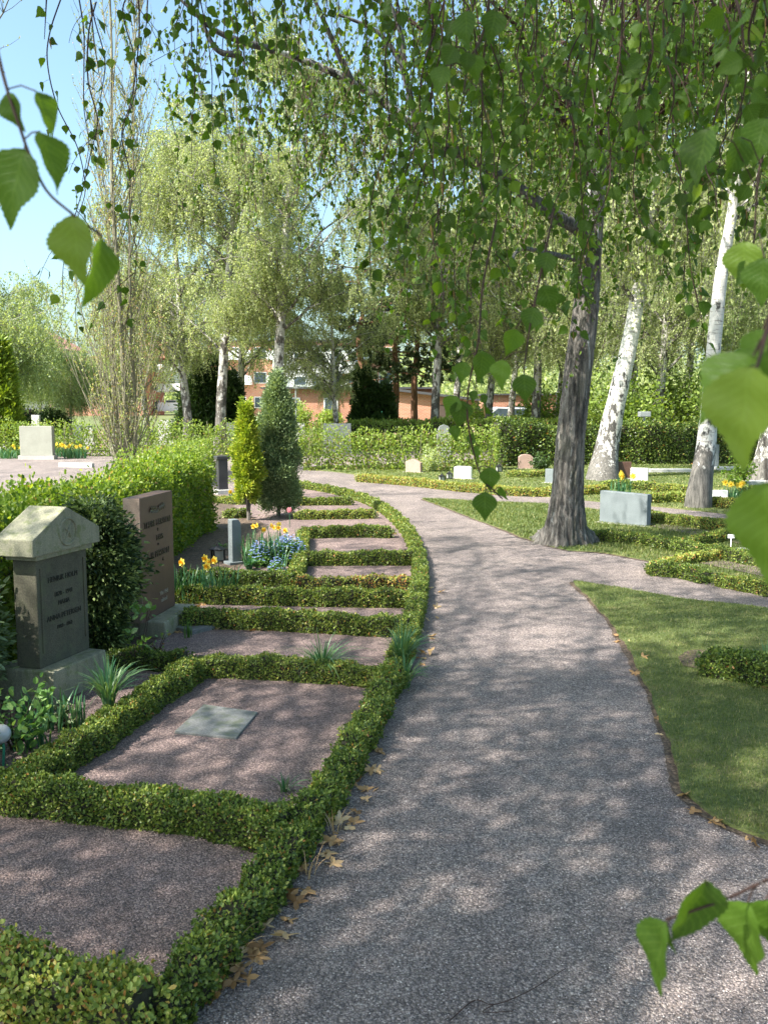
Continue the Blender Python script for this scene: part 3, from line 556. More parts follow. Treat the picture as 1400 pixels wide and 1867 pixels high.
# tall hedges
hedge('fresh green beech hedge behind the gravestones on the left', curve([(-2.55, 2.6, 0), (-2.53, 6, 0), (-2.5, 9, 0), (-2.47, 11.9, 0)], 5), .52, .87, 90, None, 'beech', 'bark', 'beech_hedge', size=.033, cover=2.3, vmean=.45, vs=.2, ragged=.016, power=.6, patch=.3, stems=2, shagg=.3, tpl=OVAL, sz_k=.003)
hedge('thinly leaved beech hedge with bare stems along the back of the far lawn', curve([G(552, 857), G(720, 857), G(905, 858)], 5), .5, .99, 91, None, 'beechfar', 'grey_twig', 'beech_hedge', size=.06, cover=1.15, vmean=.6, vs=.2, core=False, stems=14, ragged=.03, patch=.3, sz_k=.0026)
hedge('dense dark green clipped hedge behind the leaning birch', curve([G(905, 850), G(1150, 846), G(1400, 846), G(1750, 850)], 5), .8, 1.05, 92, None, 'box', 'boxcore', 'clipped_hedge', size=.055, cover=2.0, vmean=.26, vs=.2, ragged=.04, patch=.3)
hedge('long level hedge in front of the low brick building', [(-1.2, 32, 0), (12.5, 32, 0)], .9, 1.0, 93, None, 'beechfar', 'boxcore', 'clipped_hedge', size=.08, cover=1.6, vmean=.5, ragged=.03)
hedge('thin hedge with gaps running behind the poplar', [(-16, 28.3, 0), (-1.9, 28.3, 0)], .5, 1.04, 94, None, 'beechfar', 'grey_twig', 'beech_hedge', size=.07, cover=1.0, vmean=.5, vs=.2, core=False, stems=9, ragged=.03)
hedge('low ragged hedge at the edge of the gravel behind the beech hedge', curve([(-4.1, 15.2, 0), (-3.9, 18.5, 0), (-4.2, 21.5, 0)], 4), .6, .72, 95, None, 'beechfar', 'grey_twig', 'ragged_hedge', size=.05, cover=1.6, vmean=.5, vs=.2, core=False, stems=10, ragged=.05)

# ================================================================== GRAVESTONES
def stone_root(label, p_front, u, name='gravestone'):
    """p_front: ground point under the middle of the front; u: direction of local +x"""
    return thing(name, label, 'gravestone', (p_front[0], p_front[1], 0), math.atan2(u[1], u[0]))
# stone with a pediment
u1 = (.283, .959)
t = stone_root('weathered gravestone with gabled pediment cap and round relief, bottom left beside the slab bed', (-1.723, 5.04), u1); t.scale = (.96, .96, 1)
bmobj('plinth', bx((-.01, .13, .095), (.51, .38, .19)), M['sand'], t, .012)
bmobj('body', bx((.0, .12, .485), (.47, .15, .59)), M['sandshade'], t, .008)
bmobj('neck', bx((.0, .12, .792), (.52, .2, .028)), M['sand'], t, .006)
pw, z0 = .313, .806
bmobj('cap', prism([(-pw, z0), (pw, z0), (pw, z0 + .09), (0, z0 + .235), (-pw, z0 + .09)], 0, .25), M['sand'], t, .006)
g = Geo(); a = np.linspace(0, 2 * np.pi, 33); g.tubes(np.stack([.078 * np.cos(a), np.full(33, -.001), .905 + .072 * np.sin(a)], 1), .007, 6)
g.tubes(np.array([[-.02, 0, .865], [.0, -.004, .905], [.03, 0, .94]]), .006, 5); g.tubes(np.array([[.02, 0, .87], [.01, -.004, .9], [-.025, 0, .925]]), .006, 5)
g.build('relief', M['sand'], t)
for sx in (-.2, .2): bmobj('border', bx((sx, .042, .5), (.012, .008, .46)), M['sandshade'], t, .002)
text('inscription', [('HENRIK HOLM', 0, .043, .64, .042), ('1878 - 1941', 0, .043, .555, .036), ('MARIA', 0, .043, .505, .036), ('ANNA PETERSEN', 0, .043, .43, .042), ('1883 - 1962', 0, .043, .375, .03)], M['carve'], t)
# brown stone
u2 = (.145, .989)
t = stone_root('tall narrow reddish brown gravestone with raised letters and a palm sprig', (-1.58, 6.46), u2)
bmobj('plinth', bx((.06, .02, .06), (.6, .3, .12)), M['sand'], t, .012)
bmobj('body', bx((0, .06, .545), (.586, .12, .85)), M['browngran'], t, .006)
bmobj('lit_side_face', bx((-.2945, .06, .545), (.004, .116, .846)), M['brownlit'], t)  # thin sheet whose paler colour paints sunlight onto this end
text('inscription', [('THURE LARSSON', .0, -.001, .755, .062), ('*', 0, -.001, .70, .05), ('LARS', .03, -.001, .65, .055), ('*', 0, -.001, .6, .04), ('E. H. PERSSON', 0, -.001, .535, .062), ('f.', -.1, -.001, .49, .035), ('d.', .08, -.001, .49, .035)], M['letter'], t, .004)
text('lower_inscription', [('Vila i frid', .08, -.001, .25, .042), ('saknad', .08, -.001, .2, .042)], M['letterlight'], t, .003)
g = Geo(); q = np.random.default_rng(2)
for sgn in (-1, 1):
    for k in range(7):
        b0 = np.array([sgn * .02 * k * .9, -.006, .868 + .002 * k]); g.leaves(b0[None], np.array([[sgn * 1.0, 0, (.7 if k % 2 else -.7)]]), np.array([[0, -1., 0]]), .04, OVAL)
g.build('palm_sprig', M['letter'], t)

def block_stone(label, TL, TR, BRx, BRy, hgt_from='TL', thick=.12, mat='grey', shape='flat', lines=None, bevel=.006, plinth=None, name='gravestone'):
    """front corners given by ground points (left,right) and height"""
    pass
def stone_at(label, gl, gr, h, thick, mat, shape='flat', bevel=.008, cat='gravestone', name='gravestone', group=None, plinth=0, lines=None, lmat='carve'):
    gl, gr = np.array(gl[:2]), np.array(gr[:2]); mid = (gl + gr) / 2; d = gr - gl; L = np.linalg.norm(d)
    t = thing(name, label, cat, (mid[0], mid[1], 0), math.atan2(d[1], d[0]), group)
    w2 = L / 2; z0 = plinth
    if shape == 'flat': pl = [(-w2, z0), (w2, z0), (w2, h), (-w2, h)]
    elif shape == 'arch': pl = [(-w2, z0), (w2, z0), (w2, h * .82), (w2 * .6, h * .96), (0, h), (-w2 * .6, h * .96), (-w2, h * .82)]
    elif shape == 'round': pl = [(-w2, z0), (w2, z0), (w2, h * .9), (w2 * .88, h * .98), (w2 * .7, h), (-w2 * .7, h), (-w2 * .88, h * .98), (-w2, h * .9)]
    elif shape == 'gable': pl = [(-w2, z0), (w2, z0), (w2, h * .72), (0, h), (-w2, h * .8)]
    elif shape == 'slope': pl = [(-w2, z0), (w2, z0), (w2, h * .97), (-w2, h)]
    bmobj('slab', prism(pl, 0, thick), M[mat], t, bevel)
    bmobj('base', bx((0, thick / 2, (plinth or .03) / 2 - .004), (L + .1, thick + .1, (plinth or .03))), M['concrete' if mat != 'black' else 'grey'], t, .004)
    if lines: text('inscription', lines, M[lmat], t, .002)
    return t
def gp(x, y, Y=None): return G(x, y)[:2]
stone_at('large plain grey granite gravestone behind the dark box hedge, right of the rough trunk', gp(1092, 955), gp(1178, 963), .445, .12, 'grey', 'slope')
stone_at('small bright white gravestone with rounded corners on the sunlit far lawn', gp(827, 874), gp(858, 875), .28, .1, 'white', 'round')
stone_at('low pinkish gravestone with an uneven top beside the pale shrub, before the back hedge', gp(739, 862), gp(766, 863), .33, .12, 'pinkst', 'gable')
stone_at('dark pink gravestone with arched top by the back hedge, left of the rough trunk', gp(945, 856), gp(971, 856), .37, .12, 'pinkst', 'arch')
stone_at('narrow blue grey gravestone partly hidden behind the rough trunk', gp(993, 882), gp(1016, 883), .3, .1, 'grey', 'flat')
stone_at('red brown gravestone standing right of the leaning birch', gp(1126, 874), gp(1150, 874), .37, .12, 'browngran', 'flat')
stone_at('pale grey gravestone overlapping the red brown one', gp(1148, 881), gp(1180, 882), .31, .1, 'palegrey', 'flat')
stone_at('low white gravestone touching the upright birch trunk, daffodils on its right', gp(1288, 917), gp(1326, 917), .2, .12, 'white', 'flat')
stone_at('dark granite gravestone with curved top at the right edge', gp(1375, 966), gp(1430, 972), .42, .14, 'black', 'arch')
stone_at('grey marble gravestone far behind the upright birch', gp(1295, 856), gp(1309, 856), .6, .12, 'grey', 'flat')
stone_at('wide pale sandstone monument among daffodils at the far left', gp(38, 838), gp(97, 838), .95, .22, 'monument', 'flat', plinth=.12)
stone_at('round topped grey gravestone behind the back hedge', gp(796, 846), gp(822, 846), 1.04, .2, 'palegrey', 'arch')
GB = 'pale gravestones seen through the hedge behind the poplar'
for k, (x0, x1, y, h, lb) in enumerate([(0, 20, 822, .7, 'pale gravestone behind the hedge at the left edge of the photo'), (60, 74, 812, 1.15, 'pale gravestone peeking over the hedge above the sandstone monument'), (135, 150, 822, .85, 'tall pale gravestone just left of the poplar stems'), (155, 172, 820, .75, 'pale gravestone seen through the left poplar stems'), (178, 196, 820, .7, 'pale pink gravestone hidden among the poplar stems'), (205, 222, 818, .9, 'grey gravestone right behind the poplar trunk')]):
    stone_at(lb, gp(x0, y), gp(x1, y), h, .15, 'pinkst' if k == 4 else 'palegrey', 'flat', group=GB)
stone_at('wide flat topped pale grave wall right of the poplar', gp(290, 812), gp(340, 812), .95, .3, 'palegrey', 'flat')
stone_at('pale gravestone behind the golden thuja', gp(410, 822), gp(432, 822), .95, .2, 'palegrey', 'flat')
stone_at('pale grave wall with dark coping between the column yew and the back hedge', gp(528, 829), gp(556, 829), .98, .2, 'palegrey', 'flat')
stone_at('long low pale grave wall behind the left end of the back hedge', gp(590, 826), gp(640, 826), .95, .3, 'palegrey', 'flat')
stone_at('long low pale grave wall behind the middle of the back hedge', gp(655, 815), gp(706, 815), .98, .3, 'palegrey', 'flat')
stone_at('low pale grave wall behind the back hedge near the gravel gap', gp(708, 818), gp(745, 818), .9, .3, 'concrete', 'flat')
for x0, x1, y, lb in [(1180, 1260, 862, 'flat pale grave slab bordering the lawn left of the upright birch'), (1300, 1345, 858, 'flat pale grave slab right of the upright birch'), (1350, 1420, 885, 'flat grey grave slab near the right edge')]:
    a, b_ = gp(x0, y), gp(x1, y); o = bmobj('grave_slab', bx((0, 0, 0), (np.linalg.norm(b_ - a), .35, .08)), M['palegrey'], None, .01); o.location = ((a[0] + b_[0]) / 2, (a[1] + b_[1]) / 2, .05); tag(o, lb, 'grave slab')
# flat slab in the gravel bed
q4 = [G(372, 1280, .03), G(470, 1294, .03), G(431, 1341, .03), G(318, 1330, .03)]; cm = sum(q4) / 4
def slabfn(bm):
    a = [bm.verts.new((p[0] - cm[0], p[1] - cm[1], .010)) for p in q4]; b_ = [bm.verts.new((p[0] - cm[0], p[1] - cm[1], -.01)) for p in q4]
    bm.faces.new(a); bm.faces.new(b_[::-1])
    for i in range(4): bm.faces.new((a[i], b_[i], b_[(i + 1) % 4], a[(i + 1) % 4]))
    bmesh.ops.recalc_face_normals(bm, faces=bm.faces)
o = bmobj('grave_slab', slabfn, M['slab'], None, .004); o.location = (cm[0], cm[1], .01); tag(o, 'flat blank greenish slate slab lying in the nearest gravel bed', 'grave slab')
o = bmobj('paving_slab', bx((0, 0, 0), (.3, .22, .04)), M['slab'], None, .006); p_ = G(362, 1148); o.location = (p_[0], p_[1], .02); o.rotation_euler.z = .9; tag(o, 'pale stone plate at the foot of the brown gravestone', 'paving slab')
o = bmobj('kerb_stone', bx((0, 0, 0), (.9, .14, .12)), M['palegrey'], None, .01); p_ = G(140, 852); o.location = (p_[0], p_[1], .05); o.rotation_euler.z = -.15; tag(o, 'short pale kerb stone lying on the sunlit gravel behind the beech hedge', 'kerb stone')
o = bmobj('edging_stone', bx((0, 0, 0), (.85, .09, .07)), M['palegrey'], None, .01); p_ = G(1350, 1014); o.location = (p_[0], p_[1], .05); o.rotation_euler.z = -.2; tag(o, 'pale edging stone under the white plant label', 'kerb stone')
# pillars
t = thing('stone_pillar', 'slim grey granite pillar with a bevelled top beside the blue flowers', 'gravestone', (*(G(429, 1030)[:2]), 0), R(35))
bmobj('shaft', prism([(-.05, 0), (.05, 0), (.05, .42), (.025, .46), (-.05, .46)], -.045, .045), M['grey'], t, .006)
bmobj('foot', bx((0, 0, .02), (.18, .15, .04)), M['grey'], t, .004)
t = thing('stone_pillar', 'black polished granite pillar with a wider cap at the end of the beech hedge', 'gravestone', (*(G(406, 901)[:2]), 0), R(28))
bmobj('shaft', bx((0, 0, .32), (.17, .14, .6)), M['black'], t, .006); bmobj('cap', bx((0, 0, .65), (.24, .2, .06)), M['black'], t, .01); bmobj('base', bx((0, 0, .04), (.26, .24, .09)), M['palegrey'], t, .01)
# lanterns
def lantern(loc, label, s=1.0, mat='metal'):
    t = thing('grave_lantern', label, 'lantern', loc, .4); k = s
    bmobj('base', bx((0, 0, .01 * k), (.13 * k, .13 * k, .02 * k)), M[mat], t, .002)
    for sx in (-1, 1):
        for sy in (-1, 1): g = Geo(); g.box((sx * .052 * k, sy * .052 * k, .075 * k), (.014 * k, .014 * k, .11 * k)); g.build('corner_post', M[mat], t)
    bmobj('glass', bx((0, 0, .075 * k), (.096 * k, .096 * k, .108 * k)), M['glass'], t)
    bmobj('candle', bx((0, 0, .05 * k), (.04 * k, .04 * k, .05 * k)), M['white'], t) if False else None
    g = Geo(); g.lathe([(.002 * k, .185 * k), (.016 * k, .18 * k), (.02 * k, .165 * k), (.09 * k, .13 * k), (.086 * k, .122 * k), (.001, .125 * k)], (0, 0, 0), 4); g.build('roof', M[mat], t)
    g = Geo(); a = np.linspace(0, np.pi, 9); g.tubes(np.stack([.028 * k * np.cos(a), 0 * a, .18 * k + .035 * k * np.sin(a)], 1), .003 * k, 5); g.build('handle', M[mat], t)
    return t
lantern((*(G(398, 1024)[:2]), 0), 'black metal grave lantern with glass panes left of the slim grey pillar', 1.0)
lantern((*(G(805, 880)[:2]), .02), 'small dark grave lantern left of the white gravestone, the farther left one', .9)
lantern((*(G(819, 875)[:2]), .02), 'small dark grave lantern closest to the white gravestone', .9)
lantern((*(G(909, 862)[:2]), .02), 'small dark lantern on the far lawn before the back hedge end', 1.0)
# plant label on a spike, solar lamp
def plant_label(loc, label, s=1.0):
    t = thing('plant_label', label, 'sign', loc, -.1)
    g = Geo(); g.tubes(np.array([[0, 0, 0], [0, 0, .12 * s]]), .005 * s, 6); g.build('spike', M['whiteplastic'], t)
    bmobj('plate', bx((0, 0, .135 * s), (.062 * s, .006, .036 * s)), M['whiteplastic'], t, .002)
    text('writing', [('-----', 0, -.004, .13 * s, .014)], M['carve'], t, .0003) if False else None
plant_label((*(G(1331, 1009)[:2]), .03), 'small white plant label on a thin stake in the right gravel bed', 1.15)
t = thing('garden_lamp', 'grey round headed garden lamp on a green stake at the left edge', 'lamp', (*(G(6, 1400)[:2]), 0))
g = Geo(); g.lathe([(.001, .0), (.034, .002), (.042, .012), (.042, .02), (.03, .028), (.001, .032)], (0, 0, 0), 20)
hd = g.build('lamp_head', M['greymetal'], t, True); hd.location = (0, 0, .155); hd.rotation_euler = (R(70), 0, R(20))
g = Geo(); g.tubes(np.array([[0, 0, -.02], [.004, .012, .08], [0, .01, .15]]), .006, 6); g.build('stake', M['green'], t)
o = bmobj('stone', bx((0, 0, 0), (.075, .06, .045)), M['white'], None, .02, 3, True); o.location = (*(G(14, 1446)[:2]), .02); tag(o, 'rounded pale stone on the gravel below the left box hedge', 'stone')

# ================================================================== PLANTS
def tuft(loc, label, n, ln, seed, name='grass_tuft', cat='plant', mat='tuft', wd=.0035, spread=.9, vr=(.2, .9), up=1.0, z=0.0, group=None, parent=None, rr=.03):
    q = np.random.default_rng(seed); a = q.random(n) * 6.28; L = ln * (.55 + .45 * q.random(n)); lean = spread * (.15 + .85 * q.random(n))
    K = 6; tt = np.linspace(0, 1, K)[None, :, None]; out = np.stack([np.cos(a), np.sin(a), 0 * a], 1)[:, None]
    b0 = out[:, 0] * (rr * q.random(n))[:, None]
    Pt = b0[:, None] + out * (L * lean)[:, None, None] * tt ** 1.7 + np.array([0, 0, 1]) * (L * up)[:, None, None] * (tt - (.55 * lean[:, None, None]) * tt ** 3) ; Pt[:, 0, 2] = 0
    W = wd * np.array([.8, 1, 1, .85, .55, .08])[None] * (.7 + .6 * q.random(n))[:, None]
    g = Geo(); g.ribbons(Pt, W, np.stack([-np.sin(a), np.cos(a), .2 + 0 * a], 1), 0, vr[0] + (vr[1] - vr[0]) * q.random(n))
    o = g.build(name, M[mat], parent, loc=(loc[0], loc[1], z))
    if label: tag(o, label, cat, group)
    return o
tuft(G(588, 1234), 'grass tuft leaning out of the box hedge just behind the flat slab', 130, .33, 5, wd=.0036, z=.0, vr=(.4, 1), spread=1.3)
tuft(G(733, 1228), 'grass tuft at the corner where the cross hedge meets the path hedge', 130, .32, 6, wd=.004, z=.05, vr=(.4, 1))
tuft(G(738, 1255), 'small grass tuft spilling onto the gravel path from the path hedge', 60, .25, 7, wd=.004, vr=(.4, 1))
tuft(G(200, 1318), 'green grass tuft arching over the slanting box hedge', 110, .32, 8, wd=.0042, z=.08, vr=(.3, 1))
tuft(G(517, 1445), 'tiny blue green sprout beside the near hedge corner', 16, .11, 9, wd=.0035, spread=1.1)
tuft(G(455, 1098), 'upright green leaf tuft in front of the orange daffodil row hedge', 26, .2, 10, wd=.006, spread=.3, mat='grass', vr=(.3, .7))
tuft(G(343, 1165), 'short bright green shoots beside the pale stone plate', 14, .17, 11, wd=.005, spread=.15, mat='rose', vr=(.4, .6))
tuft(G(1395, 1215), 'thin leaf tuft in the lawn hedge at the right edge', 14, .22, 12, wd=.004)
for k, (x, y, n_) in enumerate([(372, 1800, 26), (395, 1770, 18), (425, 1745, 12), (612, 1520, 10), (560, 1600, 9)]):
    tuft(G(x, y), 'dry twiggy stems at the hedge foot, ' + ['the clump nearest the bottom edge', 'second clump from the bottom edge', 'third clump from the bottom edge', 'the uppermost clump beside the path', 'the clump below the uppermost one'][k], n_, .15, 140 + k, 'dry_stems', 'plant', 'dead', .0016, .8, (.4, 1))
tuft(G(402, 1005), 'low broad green clump behind the black lantern', 40, .13, 13, wd=.012, spread=1.0, mat='rose', vr=(.3, .6))
def blossom(g, c, face, s, m, q, pet=6, cup=True, v=None, cv=.05):
    face = nrm(np.array(face, float)); up = nrm(np.cross(face, [.3, .1, 1])); sd = np.cross(face, up)
    for k in range(pet):
        a = 6.283 * k / pet; d = up * math.cos(a) + sd * math.sin(a)
        g.leaves(np.array([c]), np.array([d + face * .25]), np.array([face]), s * .62, OVAL, m, .8 + .2 * q.random())
    if cup:
        n = 8; a = np.arange(n) * 6.283 / n; r0, r1 = .1 * s, .26 * s
        ring = lambda r, h: c + face * h + (up[None] * np.cos(a)[:, None] + sd[None] * np.sin(a)[:, None]) * r
        V = np.concatenate([ring(r0, 0), ring(r1 * .8, .3 * s), ring(r1, .42 * s)]); k = np.arange(n); k2 = (k + 1) % n
        g.add(V, [np.stack([k, k2, k2 + n, k + n], -1), np.stack([k + n, k2 + n, k2 + 2 * n, k + 2 * n], -1)], m, cv)
def daffodils(loc, label, nf, nl, rad, hgt, seed, fs=.075, group='daffodil clumps', colr='daff', wl=.006, ell=(1, 1)):
    cupv = .05 if fs < .09 else .75
    q = np.random.default_rng(seed); t = thing('daffodil_clump', label, 'flowers', (loc[0], loc[1], 0), 0, group)
    g = Geo(); K = 6; n = nl; r = rad * np.sqrt(q.random(n)); a = q.random(n) * 6.28; b0 = np.stack([r * np.cos(a) * ell[0], r * np.sin(a) * ell[1], 0 * a], 1)
    L = hgt * (.6 + .4 * q.random(n)); d = q.random(n) * 6.28; out = np.stack([np.cos(d), np.sin(d), 0 * d], 1); ln = .12 + .45 * q.random(n) ** 2; tt = np.linspace(0, 1, K)[None, :, None]
    Pt = b0[:, None] + out[:, None] * (L * ln)[:, None, None] * tt ** 2 + np.array([0, 0, 1]) * L[:, None, None] * (tt - .35 * ln[:, None, None] * tt ** 3)
    g.ribbons(Pt, wl * np.array([.9, 1, 1, .9, .7, .2])[None], np.stack([-np.sin(d), np.cos(d), 0 * d], 1), 0, .1 + .7 * q.random(n)); g.build('leaves', M['tuft'], t)
    for k in range(nf):
        r = rad * math.sqrt(q.random()); a = q.random() * 6.28; b0 = np.array([r * math.cos(a) * ell[0], r * math.sin(a) * ell[1], 0]); hh = hgt * (.85 + .3 * q.random()); top = b0 + [.04 * q.standard_normal(), .04 * q.standard_normal(), hh]
        g = Geo(); f = np.array([.9 * q.standard_normal(), -.7 + .5 * q.standard_normal(), .1]); f = nrm(f)
        g.tubes(np.stack([b0, b0 * .4 + top * .6, top - [0, 0, .01], top + f * .02]), .0035, 5, 1, .5); blossom(g, top + f * .03, f, fs, 0, q, cv=cupv); g.build('flower', [M[colr], M['tuft']], t)
    return t
daffodils(G(365, 1100), 'orange yellow daffodils right of the brown gravestone, stems over the box hedge', 6, 120, .16, .36, 31, .065, ell=(1.9, .6))
daffodils(G(492, 1030), 'tall daffodils with yellow flowers among the blue flowers by the column yew', 8, 190, .2, .38, 32, .052, ell=(1.5, 1))
daffodils(G(96, 1330), 'withered daffodil leaves beside the plinth of the pediment gravestone', 0, 95, .12, .24, 33, .05, wl=.005, ell=(1.5, .7))
daffodils(G(60, 1370), 'dark green daffodil leaves left of the slanting hedge', 0, 45, .08, .2, 34, .05, wl=.005)
daffodils(G(1133, 905), 'yellow daffodils behind the big grey gravestone', 6, 40, .2, .36, 35, .1, wl=.01)
daffodils(G(1338, 916), 'yellow daffodils right of the low white gravestone', 5, 50, .2, .3, 36, .1, wl=.01)
daffodils(G(20, 836), 'blue green daffodil leaves left of the sandstone monument', 1, 120, .5, .34, 37, .1, wl=.014, ell=(1.3, .6))
daffodils(G(48, 836), 'pale yellow daffodils at the left foot of the sandstone monument', 7, 60, .3, .3, 38, .1, wl=.014)
daffodils(G(112, 833), 'yellow daffodils right of the sandstone monument', 10, 90, .45, .36, 39, .1, wl=.014, ell=(1.3, .6))
daffodils(G(138, 836), 'yellow daffodils in front of the poplar stems', 7, 80, .35, .34, 40, .1, wl=.014)
daffodils(G(430, 918), 'small daffodil clump in front of the golden thuja', 4, 40, .14, .22, 41, .07, wl=.007)
def lowflowers(loc, label, n, rad, h, seed, mat, leaf='rose', s=.012, name='flower_clump', ell=(1, 1), group=None):
    q = np.random.default_rng(seed); t = thing(name, label, 'flowers', (loc[0], loc[1], 0), 0, group)
    def pts(k, hs):
        r = rad * np.sqrt(q.random(k)); a = q.random(k) * 6.28; z = h * hs * np.sqrt(np.clip(1 - (r / rad) ** 2, .1, 1)) * (.75 + .35 * q.random(k)); return np.stack([r * np.cos(a) * ell[0], r * np.sin(a) * ell[1], z], 1)
    p = pts(n, 1.05); g = Geo(); k5 = 5
    for k in range(k5):
        a = 6.283 * k / k5; d = np.stack([np.full(n, math.cos(a)), np.full(n, math.sin(a)), .3 + 0 * p[:, 0]], 1)
        g.leaves(p, d, np.tile([0, -.4, 1.0], (n, 1)), s * .8, OVAL, 0, np.tile(q.random(n), 1))
    g.build('flowers', M[mat], t)
    m = n * 3; p = pts(m, .9); p[:, 2] *= q.random(m) ** .4; g = Geo(); g.leaves(p, q.standard_normal((m, 3)) + [0, 0, .6], q.standard_normal((m, 3)) * .6 + [0, 0, 1], s * 2.2, OVAL, 0, .2 + .5 * q.random(m)); g.build('leaves', M[leaf], t); return t
lowflowers(G(526, 1030), 'sky blue forget-me-nots spilling from the bed of tall daffodils', 430, .18, .27, 51, 'blue', s=.015, ell=(1.2, .8))
lowflowers(G(474, 1034), 'pale blue forget-me-nots in front of the tall daffodils', 190, .12, .24, 52, 'blue', s=.014)
lowflowers(G(505, 1048), 'pale blue flowers at the corner of the short side hedge', 90, .09, .15, 53, 'blue')
t = thing('tulip', 'single pink tulip at the foot of the column yew', 'flowers', (*(G(528, 962)[:2]), 0)); q = np.random.default_rng(4)
g = Geo(); g.tubes(np.array([[0, 0, 0], [.005, 0, .12], [0, 0, .2]]), .004, 5); g.build('stem', M['tuft'], t)
g = Geo()
for k in range(6):
    a = k * 1.047; d = np.array([[math.cos(a) * .35, math.sin(a) * .35, 1.]]); g.leaves(np.array([[0, 0, .19]]), d, np.array([[math.cos(a), math.sin(a), 0]]), .08, OVAL, 0, q.random())
g.build('petals', M['pink'], t)
tuft(G(455, 1040), 'blue green hosta like rosette in front of the tall daffodils', 40, .17, 14, wd=.014, spread=1.0, mat='tuft', vr=(.1, .5))
def shrub(loc, label, n, rad, h, seed, mat, leaf_s, stems=12, name='shrub', cat='shrub', group=None, tpl=OVAL, v0=.2, v1=.8, parent_loc_z=0.0, stem_mat='twig', lo=.15, ell=(1, 1)):
    q = np.random.default_rng(seed); t = thing(name, label, cat, (loc[0], loc[1], parent_loc_z), 0, group)
    tip = q.standard_normal((stems, 3)); tip = nrm(tip) * np.cbrt(.3 + .7 * q.random((stems, 1))) * [rad * ell[0], rad * ell[1], h / 2] + [0, 0, h * .55]
    K = 6; tt = np.linspace(0, 1, K)[None, :, None]; b0 = q.standard_normal((stems, 3)) * [.04, .04, 0] * rad
    Pt = b0[:, None] * (1 - tt) + tip[:, None] * tt + np.array([0, 0, 1]) * (tt * (1 - tt)) * .25 * h + q.standard_normal((stems, K, 3)) * rad * .03 * tt
    g = Geo(); g.tubes(Pt, np.linspace(1, .4, K)[None] * max(.003, h * .006), 5); g.build('stems', M[stem_mat], t)
    i = q.integers(0, stems, n); f = lo + (1 - lo) * q.random(n) ** .6; idx = f * (K - 1); k0 = np.minimum(idx.astype(int), K - 2); fr = (idx - k0)[:, None]
    c = Pt[i, k0] * (1 - fr) + Pt[i, k0 + 1] * fr + q.standard_normal((n, 3)) * rad * .13
    c[:, 2] = np.maximum(c[:, 2], .01)
    g = Geo(); g.leaves(c, q.standard_normal((n, 3)) + [0, 0, .2], q.standard_normal((n, 3)) * .6 + [0, -.1, .9], leaf_s * (.7 + .5 * q.random(n)), tpl, 0, v0 + (v1 - v0) * q.random(n)); g.build('foliage', M[mat], t); return t
shrub(G(30, 1372), 'young rose bush with glossy light green leaves at the bottom left', 210, .2, .36, 61, 'rose', .042, 14, 'rose_bush', lo=.4)
shrub(G(-25, 1390), 'rose bush cut by the left edge, leaves catching the sun', 120, .14, .3, 62, 'rose', .042, 8, 'rose_bush', lo=.4)
shrub(G(254, 1222), 'thin rose stems with pale leaves before the brown gravestone', 46, .11, .5, 63, 'rose', .05, 5, 'rose_bush', lo=.75)
shrub(G(290, 1190), 'small reddish sprouting plant on the soil before the brown gravestone', 40, .1, .14, 64, 'rose', .025, 7, v0=.6, v1=1.0)
shrub(G(118, 1330), 'grey green low tuft by the plinth of the pediment gravestone', 160, .09, .14, 65, 'yewblue', .02, 14, v0=.7, v1=1)
shrub(G(785, 861), 'pale silvery shrub right of the low pinkish gravestone', 1300, .28, .62, 66, 'willow', .045, 30, v0=.6, v1=1)
shrub(G(985, 858), 'dark green small shrub right of the dark pink gravestone', 700, .3, .5, 67, 'conifer', .05, 20)
shrub(G(1345, 888), 'leafy green clump behind the daffodils right of the upright birch', 600, .4, .55, 68, 'beech', .06, 20, v0=.1, v1=.5)
shrub(G(860, 800), 'rhododendron bush with pale yellow green leaves behind the back hedge', 2200, 1.1, 1.8, 69, 'beechfar', .12, 40, v0=.2, v1=.8)
shrub(G(443, 846), 'sprawling young bush behind the golden thuja', 900, .5, .9, 70, 'beechfar', .055, 26)
for k, (x, y, r, h, lb) in enumerate([(40, 790, 1.1, 1.3, 'rounded clipped bush, left one of two beyond the hedge by the monument'), (98, 790, .9, 1.3, 'rounded clipped bush, right one of two beyond the hedge by the monument'), (540, 788, 1.0, 1.6, 'round bright green bush behind the column yew'), (600, 788, .8, 1.2, 'small rounded green bush before the brick wall')]):
    shrub(G(x, y), lb, 5500, r, h, 71 + k, 'conifer' if k < 2 else 'beechfar', .11, 60, 'round_bush', group='rounded bushes beyond the hedge', v0=.4, v1=1, lo=.35)

